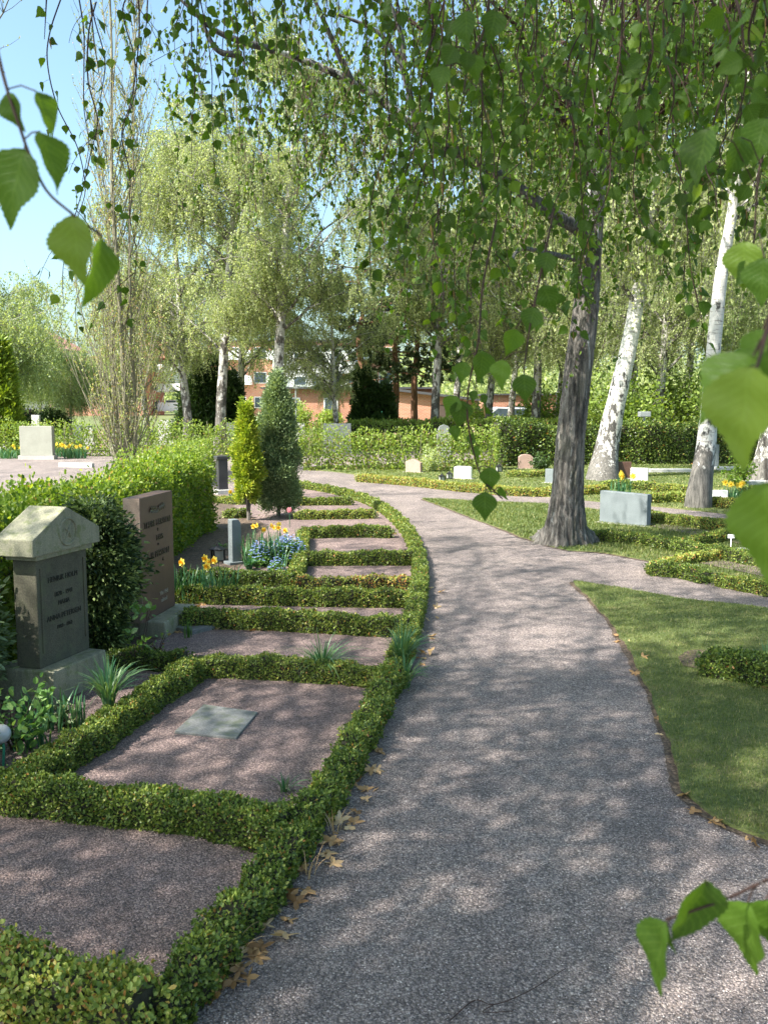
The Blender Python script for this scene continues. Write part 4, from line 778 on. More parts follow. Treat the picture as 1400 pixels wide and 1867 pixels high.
def conifer(loc, label, h, rad, seed, mat, n, leaf_s, name='conifer', prof=None, group=None, trunk=.03, lump=.14, z0=.08, v=(.2, .9), cat='tree', upright=.8, clump=34, lean=(0, 0)):
    q = np.random.default_rng(seed); t = thing(name, label, cat, (loc[0], loc[1], 0), 0, group)
    g = Geo(); K = 6; Pt = np.stack([lean[0] * np.linspace(0, 1, K) + .01 * q.standard_normal(K), lean[1] * np.linspace(0, 1, K) + .01 * q.standard_normal(K), np.linspace(-.02, h * .93, K)], 1); g.tubes(Pt, np.linspace(trunk, trunk * .2, K), 7)
    for k in range(7):
        a = q.random() * 6.28; z = h * (.04 + .5 * q.random()); r = rad * .8; e = np.array([math.cos(a) * r, math.sin(a) * r, z + h * .14]); b0 = np.array([0, 0, z * .5]); g.tubes(np.stack([b0, b0 * .5 + e * .5 + [0, 0, -.02], e]), [trunk * .5, trunk * .35, trunk * .15], 5)
    g.build('trunk', M['bark'], t)
    prof = prof or (lambda f: np.sin(np.pi * np.clip(f, 0, 1) ** .75) ** .6)
    nc = n // clump; f = z0 + (1 - z0) * q.random(nc * 3); keep = q.random(nc * 3) < prof(f) * .9 + .1; f = f[keep][:nc]; nc = len(f); a = q.random(nc) * 6.28
    R0 = rad * prof(f) * (1 + lump * np.sin(f * 17 + 3 * a) + lump * np.sin(f * 31 - 2 * a + 2) + lump * .8 * q.standard_normal(nc)) * (.55 + .45 * q.random(nc) ** .4)
    cc = np.stack([R0 * np.cos(a) + lean[0] * f, R0 * np.sin(a) + lean[1] * f, f * h + .02 * h * q.standard_normal(nc)], 1); od = np.stack([np.cos(a), np.sin(a), np.full(nc, upright)], 1)
    cs = rad * .16 * (.7 + .6 * q.random(nc)); i = np.repeat(np.arange(nc), clump); m = len(i)
    loc_ = q.standard_normal((m, 3)) * cs[i, None] * [1, 1, 1.4] * .75; c = cc[i] + loc_; c[:, 2] = np.maximum(c[:, 2], .01)
    vv = v[0] + (v[1] - v[0]) * (.5 + .22 * q.standard_normal(nc)[i] + .25 * q.standard_normal(m))
    g = Geo(); g.leaves(c, od[i] * .8 + loc_ / cs[i, None] * .4 + q.standard_normal((m, 3)) * .35, od[i] * [1, 1, .3] + q.standard_normal((m, 3)) * .6, leaf_s * (.6 + .8 * q.random(m)), NEEDLE, 0, np.clip(vv, 0, 1)); g.build('foliage', M[mat], t); return t
wide = (np.array([[-.2, 0, 0], [.2, 0, 0], [.17, .6, .05], [0, 1, 0], [-.17, .6, .05]]), NEEDLE[1])
NEEDLE = wide
conifer(G(507, 943), 'grey green column yew standing at the left of the grave beds', 1.98, .25, 81, 'yewblue', 60000, .032, 'column_yew', prof=lambda f: np.clip(np.where(f < .62, .72 + .28 * np.sin(np.pi * np.clip(f / .62, 0, 1) * .8 + .3), .93 * (1 - (f - .62) / .4) ** .85 + .06), 0, 1), lump=.17, v=(.05, .95))
conifer(G(452, 950), 'golden yellow thuja leaning against the column yew', 1.6, .155, 82, 'gold', 20000, .036, 'golden_thuja', prof=lambda f: np.clip(np.where(f < .5, .55 + .9 * f, 1.0 - (f - .5) * 1.45) + .0, .2, 1), lump=.24, z0=.2, v=(.1, 1.0))
yw = conifer((-1.84, 5.85), 'dark yew bush squeezed between the pediment and the brown gravestone', .93, .22, 83, 'yew', 44000, .03, 'yew_bush', prof=lambda f: np.where(f > .45, np.sqrt(np.clip(1 - ((f - .62) / .42) ** 2, 0, 1)), .62 + .7 * (f - .1) * .5), lump=.2, z0=.06, upright=-.1, v=(-.1, 1.1), cat='shrub', clump=44)
conifer((-2.36, 4.75), 'green juniper spilling over the left side of the pediment gravestone', .84, .3, 84, 'yewblue', 15000, .034, 'juniper_bush', lump=.12, upright=.2, v=(.1, .8), cat='shrub')
conifer(P(2, 770, 30) * [1, 1, 0], 'tall golden green column conifer at the left edge', 3.6, .62, 85, 'gold', 15000, .13, 'column_conifer', prof=lambda f: np.clip(1.1 - f, 0, 1) ** .6, v=(0, .6))
for k, (x, Y, h, r, lb) in enumerate([(366, 33, 2.7, .75, 'dark conifer right of the white birch trunk, left one of three'), (390, 33.5, 3.0, .85, 'dark conifer right of the white birch trunk, middle of three'), (414, 33, 2.6, .7, 'dark conifer right of the white birch trunk, right one of three'), (661, 33, 2.75, .42, 'narrow dark conifer before the brick wall, right of the green awning'), (697, 33, 2.2, .5, 'dark conifer before the brick wall, left of the dark doorway')]):
    conifer(P(x, 770, Y) * [1, 1, 0], lb, h, r, 86 + k, 'conifer', 11000, .12, 'dark_conifer', group='dark conifers beyond the long hedge', prof=lambda f: np.clip(1.25 - f, 0, 1) ** .7, v=(.0, .8))

# ================================================================== TREES
def bez(a, m, b, K):
    t = np.linspace(0, 1, K)[:, None]; return (1 - t) ** 2 * a + 2 * t * (1 - t) * m + t * t * b
def crown_geo(q, trunk, tr, cc, cr, nlimb, nstr, slen, leaf_s, per_m, limb_r=.35, hmin=.3, vis=None, tpl=KITE, strand_r=.0035, up=.12, droop=1.0, sub=5, spread=.02, limb_m=0, fine=True):
    """limbs from a trunk polyline to points in an ellipsoid; hanging twigs from the limbs; leaves on the twigs"""
    wood, leaf = Geo(), Geo(); H = trunk[-1][2]; paths = []
    for k in range(nlimb):
        d = nrm(q.standard_normal(3)); tgt = np.array(cc) + d * np.array(cr) * np.cbrt(.25 + .75 * q.random())
        hd = np.linalg.norm((tgt - np.array(trunk[len(trunk) // 2]))[:2]); zs = np.clip(tgt[2] - hd * (.35 + .5 * q.random()), H * hmin, H * .97)
        st = np.array([np.interp(zs, trunk[:, 2], trunk[:, j]) for j in range(3)]); r0 = np.interp(zs, trunk[:, 2], tr) * limb_r
        L = np.linalg.norm(tgt - st); mid = st * .5 + tgt * .5 + [0, 0, up * L] + q.standard_normal(3) * .08 * L
        pth = bez(st, mid, tgt, 9) + q.standard_normal((9, 3)) * .012 * L; pth[0] = st
        wood.tubes(pth, np.linspace(max(r0, .012), .006, 9), 6, limb_m, np.linspace(.55, .15, 9)[None]); paths.append(pth)
        for s_ in range(sub):
            f = .25 + .75 * q.random(); i = min(int(f * 8), 7); b0 = pth[i]; d2 = nrm((tgt - st) / L * .6 + q.standard_normal(3) * [.9, .9, .5]); e = b0 + d2 * L * (.18 + .25 * q.random()); m2 = (b0 + e) / 2 + [0, 0, .06 * L]
            sp = bez(b0, m2, e, 7) + q.standard_normal((7, 3)) * .008 * L; sp[0] = b0; wood.tubes(sp, np.linspace(max(r0 * .35, .007), .003, 7), 4, limb_m, .9); paths.append(np.vstack([sp, sp[-1:], sp[-1:]]))
    PP = np.stack([p if len(p) == 9 else p for p in paths]); n = nstr
    i = q.integers(0, len(PP), n); f = 2 + 5.99 * q.random(n); k0 = f.astype(int); fr = (f - k0)[:, None]; b0 = PP[i, k0] * (1 - fr) + PP[i, np.minimum(k0 + 1, 8)] * fr
    K = 6; t = np.linspace(0, 1, K)[None, :, None]; L = slen * (.3 + .7 * q.random(n)); a = q.random(n) * 6.28; out = np.stack([np.cos(a), np.sin(a), 0 * a], 1)[:, None]
    S = b0[:, None] + out * (.4 * L)[:, None, None] * t ** .6 + np.array([0, 0, -1]) * (L * droop)[:, None, None] * t ** 1.5 + q.standard_normal((n, K, 3)) * spread * t
    if vis is not None:
        kp = vis(S); S, L = S[kp], L[kp]; n = len(S)
    if fine: wood.tubes(S, np.linspace(1, .4, K)[None] * strand_r, 3, limb_m, .95)
    cnt = np.maximum(2, (L * per_m).astype(int)); j = np.repeat(np.arange(n), cnt); m = len(j); f = (.08 + .92 * q.random(m)) * (K - 1.001); k0 = f.astype(int); fr = (f - k0)[:, None]
    c = S[j, k0] * (1 - fr) + S[j, k0 + 1] * fr + q.standard_normal((m, 3)) * leaf_s * .5
    leaf.leaves(c, q.standard_normal((m, 3)) * .6 + [0, 0, -1], q.standard_normal((m, 3)) * [1, 1, .5], leaf_s * (.6 + .7 * q.random(m)), tpl, 0, np.clip(.5 + .16 * q.standard_normal(n)[j] + .2 * q.standard_normal(m), 0, 1))
    return wood, leaf
def trunk_tube(g, pts, rad, n=14, vdark=None, rough=.06, seed=0, K=40, m=0):
    q = np.random.default_rng(seed); pts = np.array(pts, float); d = np.r_[0, np.cumsum(np.linalg.norm(np.diff(pts, axis=0), axis=1))]; s = np.linspace(0, d[-1], K)
    cp = curve(pts, 8); dd = np.r_[0, np.cumsum(np.linalg.norm(np.diff(cp, axis=0), axis=1))]; dd *= d[-1] / dd[-1]
    p = np.stack([np.interp(s, dd, cp[:, k]) for k in range(3)], 1); r = np.interp(s, d, rad); v = np.interp(s, d, vdark) if vdark is not None else np.full(K, .3)
    n0 = g.n; g.tubes(p, r, n, m, v[None]); V = g.V[-1].reshape(K, n, 3); a = np.arange(n) * 6.283 / n
    k = 1 + rough * (np.sin(a[None] * 3 + s[:, None] * 1.3) + .7 * np.sin(a[None] * 7 - s[:, None] * 2.1 + 1) + .5 * np.sin(a[None] * 11 + s[:, None] * 5)) + rough * .5 * q.standard_normal((K, n))
    g.V[-1] = (p[:, None] + (V - p[:, None]) * k[..., None]).reshape(-1, 3); return p, r
def birch_tree(label, pts, rad, vdark, cc, cr, nlimb, nstr, slen, leaf_s, per_m, seed, leafm='birchfar', barkm='far_bark', group=None, name='birch_tree', **kw):
    q = np.random.default_rng(seed); pts = np.array(pts, float); o0 = np.array([pts[0][0], pts[0][1], 0]); pts = pts - o0; pts[0][2] = 0; pts = np.vstack([[0, 0, -.35], pts]); rad = [x * (.86 if barkm == 'white_bark' else 1) for x in rad]; rad = [rad[0] * 1.05] + list(rad); vdark = [vdark[0]] + list(vdark)
    t = thing(name, label, 'tree', tuple(o0), 0, group); g = Geo(); p, r = trunk_tube(g, pts, rad, kw.pop('n', 12), vdark, seed=seed, rough=kw.pop('rough', .04))
    g.build('trunk', M[barkm], t, True)
    wd, lf = crown_geo(q, p, r, np.array(cc) - o0, cr, nlimb, nstr, slen, leaf_s, per_m, **kw)
    wd.build('limbs', M[barkm], t); lf.build('crown', M[leafm], t); return t

# --- big rough-barked birch beside the path
Yt = 10.45; q = np.random.default_rng(77)
tp = [G(1030, 992) * [1, 1, 0] + [0, 0, -.05], P(1031, 960, Yt), P(1034, 900, Yt), P(1039, 800, Yt), P(1048, 720, Yt), P(1056, 650, Yt), P(1068, 560, Yt), P(1078, 450, Yt), P(1086, 330, Yt + .1), P(1092, 150, Yt + .2), P(1098, -100, Yt + .3), P(1090, -500, Yt + .4), P(1090, -900, Yt + .4)]
tr_ = [.33, .22, .172, .153, .15, .148, .138, .11, .105, .1, .085, .06, .02]
t = thing('birch_tree', 'large old birch with rough dark bark standing at the lawn tip beside the path', 'tree', (tp[0][0], tp[0][1], 0)); o0 = np.array([tp[0][0], tp[0][1], 0]); tp = np.array(tp) - o0
g = Geo(); q = np.random.default_rng(8)
p_, r_ = trunk_tube(g, tp, tr_, 110, [1, 1, 1, 1, 1, 1, .9, .7, .45, .3, .2, .2, .2], .022, 3, K=420)
V = g.V[0].reshape(420, 110, 3); a = np.arange(110) * 6.283 / 110; cl = p_[:, None]; zz = p_[:, 2][:, None]
fis = .6 * np.abs(np.sin(a[None] * 9 + 1.3 * np.sin(zz * 4 + a[None] * 2) + .7 * np.sin(zz * 9.5))) ** .5 + .4 * np.abs(np.sin(a[None] * 15.0 - 1.5 * np.sin(zz * 7 - a[None] * 3) + .9 * np.sin(zz * 17 + a[None]))) ** .5 - .25 * (np.sin(zz * 31 + 3 * np.sin(a[None] * 5)) > .9)
flare = 1 + np.exp(-zz / .13) * (.30 * np.maximum(0, np.sin(a[None] * 3.0 + .6)) + .22 * np.maximum(0, np.sin(a[None] * 5.0 + 2)))
k = flare * (1 + np.clip(1.2 - zz * .35, .1, 1) * (.15 * fis - .10)); g.V[0] = (cl + (V - cl) * k[..., None]).reshape(-1, 3)
def m_old():
    b = NB('old_birch_bark_rough'); co = b.co(); v = b.n('Attribute', attribute_name='v').outputs['Fac']
    wz = b.noise(b.stretch(co, 3, 3, 1.2), 2.0, 4); ws = b.n('VectorMath', {0: co, 1: b.n('CombineXYZ', {0: b.math('MULTIPLY', wz, .08), 1: b.math('MULTIPLY', wz, .08)}).outputs[0]}, operation='ADD').outputs[0]
    fur = b.noise(b.stretch(ws, 17, 17, 2.4), 1.0, 8, .68); plate = b.noise(b.stretch(ws, 30, 30, 9), 1.0, 5, .7); streak = b.noise(b.stretch(ws, 13, 13, .9), 1.3, 6, .7); fine = b.noise(co, 120, 4, .7)
    col = b.ramp(fur, [(.36, (.02, .018, .017)), (.45, (.10, .09, .08)), (.55, (.2, .18, .16)), (.7, (.32, .30, .27))])
    col = b.mix(b.ramp(plate, [(.35, (.55, .55, .55)), (.55, (0, 0, 0))]), col, (.035, .03, .028))
    col = b.mix(b.ramp(streak, [(.6, (0, 0, 0)), (.68, (.75, .75, .75))]), col, (.5, .51, .5))
    moss = b.noise(b.stretch(co, 4, 4, 1.2), 1.5, 5, .7); col = b.mix(b.ramp(moss, [(.52, (0, 0, 0)), (.7, (.45, .45, .45))]), col, (.075, .085, .04))
    dash = b.noise(b.stretch(co, 4, 4, 22), 1.6, 4, .6); white = b.mix(b.ramp(dash, [(.5, (0, 0, 0)), (.6, (.8, .8, .8))]), (.5, .5, .48), (.12, .1, .09))
    white = b.mix(b.ramp(b.noise(b.stretch(co, 6, 6, 2.5), 1.6, 6, .7), [(.52, (0, 0, 0)), (.6, (1, 1, 1))]), white, (.035, .03, .028))
    up = b.ramp(b.math('ADD', v, b.math('MULTIPLY', b.math('SUBTRACT', streak, .5), 1.0)), [(.42, (0, 0, 0)), (.55, (1, 1, 1))])
    col = b.mix(up, white, col); col = b.mix(.6, col, b.ramp(fine, [(.3, (.45, .45, .45)), (.7, (1.4, 1.4, 1.4))]), 'MULTIPLY')
    b.l(col, b.p.inputs['Base Color']); b.p.inputs['Roughness'].default_value = .92
    b.bump(b.math('ADD', fur, b.math('MULTIPLY', plate, .5)), .9, .035); return b.m
M['oldtrunk'] = m_old()
M['oldbark'] = m_birch('old_birch_bark', (.55, .55, .53), (.022, .02, .02), (.15, .15, .15))
g.build('trunk', M['oldtrunk'], t, True)
limbpix = [(1086, 440, 10.5), (1050, 415, 10.2), (1010, 392, 10.0), (955, 352, 9.7), (900, 312, 9.5), (830, 275, 9.3), (765, 240, 9.2), (695, 182, 9.1), (640, 148, 9.0), (560, 112, 8.9), (500, 92, 8.8), (430, 78, 8.7)]
lp = np.array([P(*x) for x in limbpix]) - o0; g = Geo(); trunk_tube(g, lp, np.linspace(.078, .02, len(lp)), 12, np.linspace(.75, .35, len(lp)), .04, 4, K=60)
for px in ([(985, 214, 9.9), (1030, 212, 10.1), (1085, 225, 10.5)], [(1088, 300, 10.5), (1130, 240, 10.2), (1190, 120, 9.8), (1230, -60, 9.6)], [(1084, 480, 10.5), (990, 460, 9.8), (945, 455, 9.5), (925, 500, 9.3)], [(500, 92, 8.8), (400, 60, 8.6), (330, 0, 8.5)], [(760, 238, 9.2), (735, 130, 9.0), (690, 60, 8.9), (600, 20, 8.8)], [(640, 148, 9.0), (600, 60, 8.8), (560, -30, 8.6)], [(735, 130, 9.0), (730, 60, 8.9), (700, -20, 8.8)], [(440, 100, 8.7), (395, 90, 8.6), (360, 20, 8.5)], [(1088, 260, 10.5), (1000, 120, 9.9), (930, 20, 9.6), (880, -90, 9.5)]):
    c_ = np.array([P(*x) for x in px]) - o0; trunk_tube(g, c_, np.linspace(.035, .012, len(c_)), 7, np.full(len(c_), .7), .03, 5, K=20); 
g.build('limbs', M['oldbark'], t, True)
wd, lf = crown_geo(q, p_, r_, np.array([2.4, 10.4, 8.0]) - o0, (4.6, 4.2, 3.2), 34, 3600, 1.2, .05, 30, hmin=.36, strand_r=.0022)
wd.build('branches', M['twig'], t); lf.build('crown', M['birchmid'], t)
# hanging shoots from the long limb that reaches left
ii = q.random(800) ** .8 * (len(lp) - 1.001); k0 = ii.astype(int); b0 = lp[k0] + (lp[k0 + 1] - lp[k0]) * (ii - k0)[:, None] + q.standard_normal((800, 3)) * [.55, .5, .5]
K = 6; L = .2 + .6 * q.random(800); tt = np.linspace(0, 1, K)[None, :, None]; S = b0[:, None] + q.standard_normal((800, 1, 3)) * [.15, .15, 0] * tt + np.array([0, 0, -1]) * L[:, None, None] * tt ** 1.3 + q.standard_normal((800, K, 3)) * .012
g = Geo(); g.tubes(S, .0028, 3, 0, .9); m = 9500; j = q.integers(0, 800, m); f = q.random(m) * 4.99; k0 = f.astype(int); c = S[j, k0] + (S[j, k0 + 1] - S[j, k0]) * (f - k0)[:, None]
g2 = Geo(); g2.leaves(c, q.standard_normal((m, 3)) * .5 + [0, 0, -1], q.standard_normal((m, 3)),   .048 * (.6 + .6 * q.random(m)), OVAL, 0, .4 + .3 * q.standard_normal(m).clip(-1, 1)); g2.tubes(S, .0028, 3, 1, .9); g2.build('limb_foliage', [M['birchmid'], M['twig']], t)

# --- white birches on the right
birch_tree('leaning white birch beyond the far lawn, base left of the red brown gravestone', [G(1098, 876) * [1, 1, 0], P(1104, 820, 19.8), P(1125, 720, 19.9), P(1147, 630, 20), P(1165, 520, 20.2), P(1190, 350, 20.4), P(1215, 150, 20.6), P(1230, -150, 20.8)], [.42, .29, .22, .2, .17, .14, .1, .04], [.62, .5, .32, .2, .2, .2, .2, .3],
           (3.8 + 1, 21, 8.2), (4, 4, 3.4), 22, 2600, 1.8, .075, 15, 101, 'birchfar', 'white_bark')
birch_tree('upright white birch with greyish foot right of the big grey gravestone', [G(1272, 926) * [1, 1, 0], P(1276, 880, 14.2), P(1287, 800, 14.3), P(1293, 720, 14.3), P(1302, 620, 14.3), P(1315, 500, 14.4), P(1335, 380, 14.5), P(1358, 200, 14.6), P(1390, -100, 14.8), P(1400, -400, 15)], [.25, .2, .165, .135, .12, .11, .09, .075, .06, .03], [.85, .75, .35, .2, .15, .12, .1, .1, .1, .2],
           (6.0, 15, 8.4), (3.6, 3.6, 3.2), 20, 2400, 1.8, .06, 18, 102, 'birchfar', 'white_bark')
birch_tree('white birch cut by the right edge of the photo', [G(1385, 880) * [1, 1, 0], P(1398, 830, 18.8), P(1415, 700, 19), P(1430, 500, 19), P(1450, 200, 19), P(1450, -100, 19)], [.36, .27, .22, .17, .12, .05], [.7, .5, .3, .2, .2, .2],
           (8.6, 19, 7.6), (3.6, 4, 3.4), 18, 2200, 1.8, .07, 15, 103, 'birchfar', 'white_bark')
# --- row of birches behind: three built, the rest copied
def far_birch(label, seed, H, leaf_s, dens, leafm='birchfar', cr=(3.2, 3.2, 3.0), r0=.135, loc=(0, 0, 0), slen=1.15, nl=30, ns=4200, group='birches in the grove beyond the lawn'):
    q = np.random.default_rng(seed); lean = q.standard_normal(2) * .35
    pts = [[0, 0, -.05], [.05, 0, 1], [lean[0] * .3, lean[1] * .3, H * .3], [lean[0] * .6, lean[1] * .6, H * .55], [lean[0], lean[1], H * .8], [lean[0], lean[1], H * .97]]
    t = birch_tree(label, pts, [r0 * 1.5, r0, r0 * .85, r0 * .6, r0 * .35, .02], [.8, .5, .3, .2, .2, .2], (0, 0, H * .65), (cr[0], cr[1], H * .33), nl, ns, slen, leaf_s, dens, seed, leafm, 'far_bark', group, hmin=.25, n=8, fine=True, strand_r=.003, up=.2, droop=.75, sub=9)
    t.location = loc; return t
GR = 'birches in the grove beyond the lawn'
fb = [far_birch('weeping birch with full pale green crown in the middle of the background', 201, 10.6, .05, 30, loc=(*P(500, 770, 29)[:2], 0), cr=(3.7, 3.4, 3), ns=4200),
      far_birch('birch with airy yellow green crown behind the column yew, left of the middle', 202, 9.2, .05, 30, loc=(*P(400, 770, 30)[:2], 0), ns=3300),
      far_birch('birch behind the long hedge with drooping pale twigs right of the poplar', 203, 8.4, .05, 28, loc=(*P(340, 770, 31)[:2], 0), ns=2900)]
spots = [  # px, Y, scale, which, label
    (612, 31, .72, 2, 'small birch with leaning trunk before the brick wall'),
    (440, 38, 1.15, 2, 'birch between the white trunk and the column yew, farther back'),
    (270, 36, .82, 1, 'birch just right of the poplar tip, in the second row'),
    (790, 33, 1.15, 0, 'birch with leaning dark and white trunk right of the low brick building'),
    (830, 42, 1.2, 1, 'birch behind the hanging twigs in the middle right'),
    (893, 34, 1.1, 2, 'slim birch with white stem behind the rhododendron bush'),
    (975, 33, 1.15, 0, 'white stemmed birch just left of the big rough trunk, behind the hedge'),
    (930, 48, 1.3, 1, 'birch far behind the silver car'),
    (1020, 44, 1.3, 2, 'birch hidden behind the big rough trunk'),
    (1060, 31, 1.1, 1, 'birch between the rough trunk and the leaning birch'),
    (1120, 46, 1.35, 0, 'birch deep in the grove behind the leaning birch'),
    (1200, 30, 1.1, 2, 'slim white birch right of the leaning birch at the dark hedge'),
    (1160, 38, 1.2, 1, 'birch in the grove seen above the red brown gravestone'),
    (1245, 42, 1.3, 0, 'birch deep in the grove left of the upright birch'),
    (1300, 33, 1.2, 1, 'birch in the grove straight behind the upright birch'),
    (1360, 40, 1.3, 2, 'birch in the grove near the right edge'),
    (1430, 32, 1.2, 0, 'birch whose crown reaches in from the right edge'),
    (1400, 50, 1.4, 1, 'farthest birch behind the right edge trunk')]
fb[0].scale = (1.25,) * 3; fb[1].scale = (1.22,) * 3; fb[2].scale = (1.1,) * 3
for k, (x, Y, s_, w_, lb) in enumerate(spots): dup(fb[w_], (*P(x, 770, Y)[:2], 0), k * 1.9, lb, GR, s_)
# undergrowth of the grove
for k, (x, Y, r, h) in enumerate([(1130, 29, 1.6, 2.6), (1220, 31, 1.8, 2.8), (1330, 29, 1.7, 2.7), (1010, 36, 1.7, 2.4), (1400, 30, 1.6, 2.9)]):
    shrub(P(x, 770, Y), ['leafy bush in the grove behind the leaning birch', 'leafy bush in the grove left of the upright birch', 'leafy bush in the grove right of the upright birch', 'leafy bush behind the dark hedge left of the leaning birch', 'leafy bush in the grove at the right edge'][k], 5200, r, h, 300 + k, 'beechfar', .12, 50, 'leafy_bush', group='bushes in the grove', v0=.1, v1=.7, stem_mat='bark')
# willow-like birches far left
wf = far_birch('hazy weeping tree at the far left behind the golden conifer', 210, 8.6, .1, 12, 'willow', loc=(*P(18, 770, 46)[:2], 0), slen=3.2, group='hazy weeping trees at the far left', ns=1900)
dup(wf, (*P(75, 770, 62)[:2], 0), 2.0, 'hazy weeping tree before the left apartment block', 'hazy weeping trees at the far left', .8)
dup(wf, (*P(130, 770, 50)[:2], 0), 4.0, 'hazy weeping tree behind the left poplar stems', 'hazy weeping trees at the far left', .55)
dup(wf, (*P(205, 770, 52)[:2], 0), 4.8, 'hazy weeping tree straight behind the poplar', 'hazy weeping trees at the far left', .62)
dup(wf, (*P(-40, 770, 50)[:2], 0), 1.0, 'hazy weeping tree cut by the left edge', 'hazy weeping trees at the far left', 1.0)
# pines
def pine(label, px, seed, top=None):
    q = np.random.default_rng(seed); pts = np.array([P(*x) for x in px]); o0 = np.array([pts[0][0], pts[0][1], 0]); pts = pts - o0; pts[0][2] = 0
    t = thing('pine_tree', label, 'tree', tuple(o0), 0, 'pines by the brick building'); g = Geo(); p, r = trunk_tube(g, pts, np.linspace(.16, .05, len(pts)), 10, None, .03, seed); 
    n = 26; ends = []
    for k in range(n):
        i = int(14 + 25 * q.random()); b0 = p[i]; a = q.random() * 6.28; e = b0 + np.array([math.cos(a), math.sin(a), .25 * q.standard_normal()]) * (1.0 + 1.0 * q.random()); c_ = bez(b0, (b0 + e) / 2 + q.standard_normal(3) * .25, e, 6); g.tubes(c_, np.linspace(.04, .012, 6), 5); ends.append(c_)
    g.build('trunk', M['pine_bark'], t); E = np.concatenate([c_[3:] for c_ in ends]); nc = 260; c = E[q.integers(0, len(E), nc)] + q.standard_normal((nc, 3)) * [.28, .28, .16]
    m = 70; i = np.repeat(np.arange(nc), m); d = nrm(q.standard_normal((nc * m, 3)) + [0, 0, .3]); g = Geo(); g.leaves(c[i] + d * .05, d, q.standard_normal((nc * m, 3)), .13 * (.7 + .5 * q.random(nc * m)), NEEDLE, 0, np.clip(.5 + .25 * q.standard_normal(nc)[i], 0, 1)); g.build('needles', M['pine'], t)
pine('pine with a curved reddish trunk above the narrow dark conifer', [(662, 790, 36), (664, 720, 36), (663, 680, 36), (655, 640, 36), (657, 600, 36), (662, 560, 36), (655, 520, 36), (650, 480, 36)], 401)
pine('dense grey green pine right of the curved pine', [(718, 790, 38), (722, 700, 38), (720, 640, 38), (728, 560, 38), (735, 480, 38)], 402)
pine('second grey green pine above the sloping brick roof', [(756, 790, 40), (755, 700, 40), (760, 640, 40), (765, 560, 40), (770, 500, 40)], 403)

# --- bare young poplar
def poplar():
    q = np.random.default_rng(500); o0 = P(228, 800, 20.5) * [1, 1, 0]; t = thing('poplar_tree', 'slender poplar with many bare upright branches and buds behind the beech hedge', 'tree', tuple(o0)); g = Geo(); segs = []
    H = 12.5
    for k in range(3):
        x0, y0 = [(0, 0), (.12, .1), (-.1, .12)][k]; dx = [-.08, .3, -.3][k]; h = H * [1, .82, .6][k]; z = np.linspace(0, 1, 12); pth = np.stack([x0 + dx * z + .05 * np.sin(z * 9 + k), y0 + .1 * z, z * h], 1) + q.standard_normal((12, 3)) * [.02, .02, 0]
        g.tubes(pth, np.linspace([.065, .042, .034][k], .010, 12), 8, 0, .5); segs.append((pth, h))
    g.build('trunk', M['grey_twig'], t, True)
    B = []; g = Geo(); n1 = 150
    for k in range(n1):
        if k < 44:
            b0 = np.array([.12 * q.standard_normal(), .12 * q.standard_normal(), .02 + .5 * q.random()]); L = 1.6 + 2.6 * q.random(); tilt = .1 + .4 * q.random()
        else:
            pth, h = segs[q.integers(0, 3)]; f = .08 + .88 * q.random(); b0 = np.array([np.interp(f * h, pth[:, 2], pth[:, j]) for j in range(3)]); L = (1.2 + 2.6 * q.random()) * (1.15 - .6 * f); tilt = .12 + .28 * q.random()
        a = q.random() * 6.28; z = np.linspace(0, 1, 7)[:, None]; hd = np.array([math.cos(a), math.sin(a), 0]); c_ = b0 + hd * L * math.sin(tilt) * z ** .75 + np.array([0, 0, 1]) * L * math.cos(tilt) * z ** 1.15 + q.standard_normal((7, 3)) * .03 * z
        B.append(c_); g.tubes(c_, np.linspace(.012, .0035, 7), 4, 0, .5)
    B = np.array(B); n2 = 1500; i = q.integers(0, n1, n2); f = 1 + 4.99 * q.random(n2); k0 = f.astype(int); b0 = B[i, k0] + (B[i, k0 + 1] - B[i, k0]) * (f - k0)[:, None]; L = .25 + .75 * q.random(n2); a = q.random(n2) * 6.28
    z = np.linspace(0, 1, 5)[None, :, None]; hd = np.stack([np.cos(a), np.sin(a), 0 * a], 1)[:, None]; S = b0[:, None] + hd * (L * .42)[:, None, None] * z ** .8 + np.array([0, 0, 1]) * (L * .85)[:, None, None] * z + q.standard_normal((n2, 5, 3)) * .02 * z
    g.tubes(S, np.linspace(.0055, .0022, 5)[None], 3, 0, .5); g.build('branches', M['grey_twig'], t)
    m = 17000; j = q.integers(0, n2, m); f = q.random(m) * 3.99; k0 = f.astype(int); c = S[j, k0] + (S[j, k0 + 1] - S[j, k0]) * (f - k0)[:, None]; g = Geo(); g.leaves(c, q.standard_normal((m, 3)) * .4 + [0, 0, 1], q.standard_normal((m, 3)), .042 * (.6 + .7 * q.random(m)), KITE, 0, q.random(m)); g.build('buds', M['buds'], t)
M['buds'] = m_leaf('poplar_bud', [(0, (.26, .34, .09)), (.7, (.38, .42, .15)), (1, (.55, .35, .2))], trans=.3)
poplar()
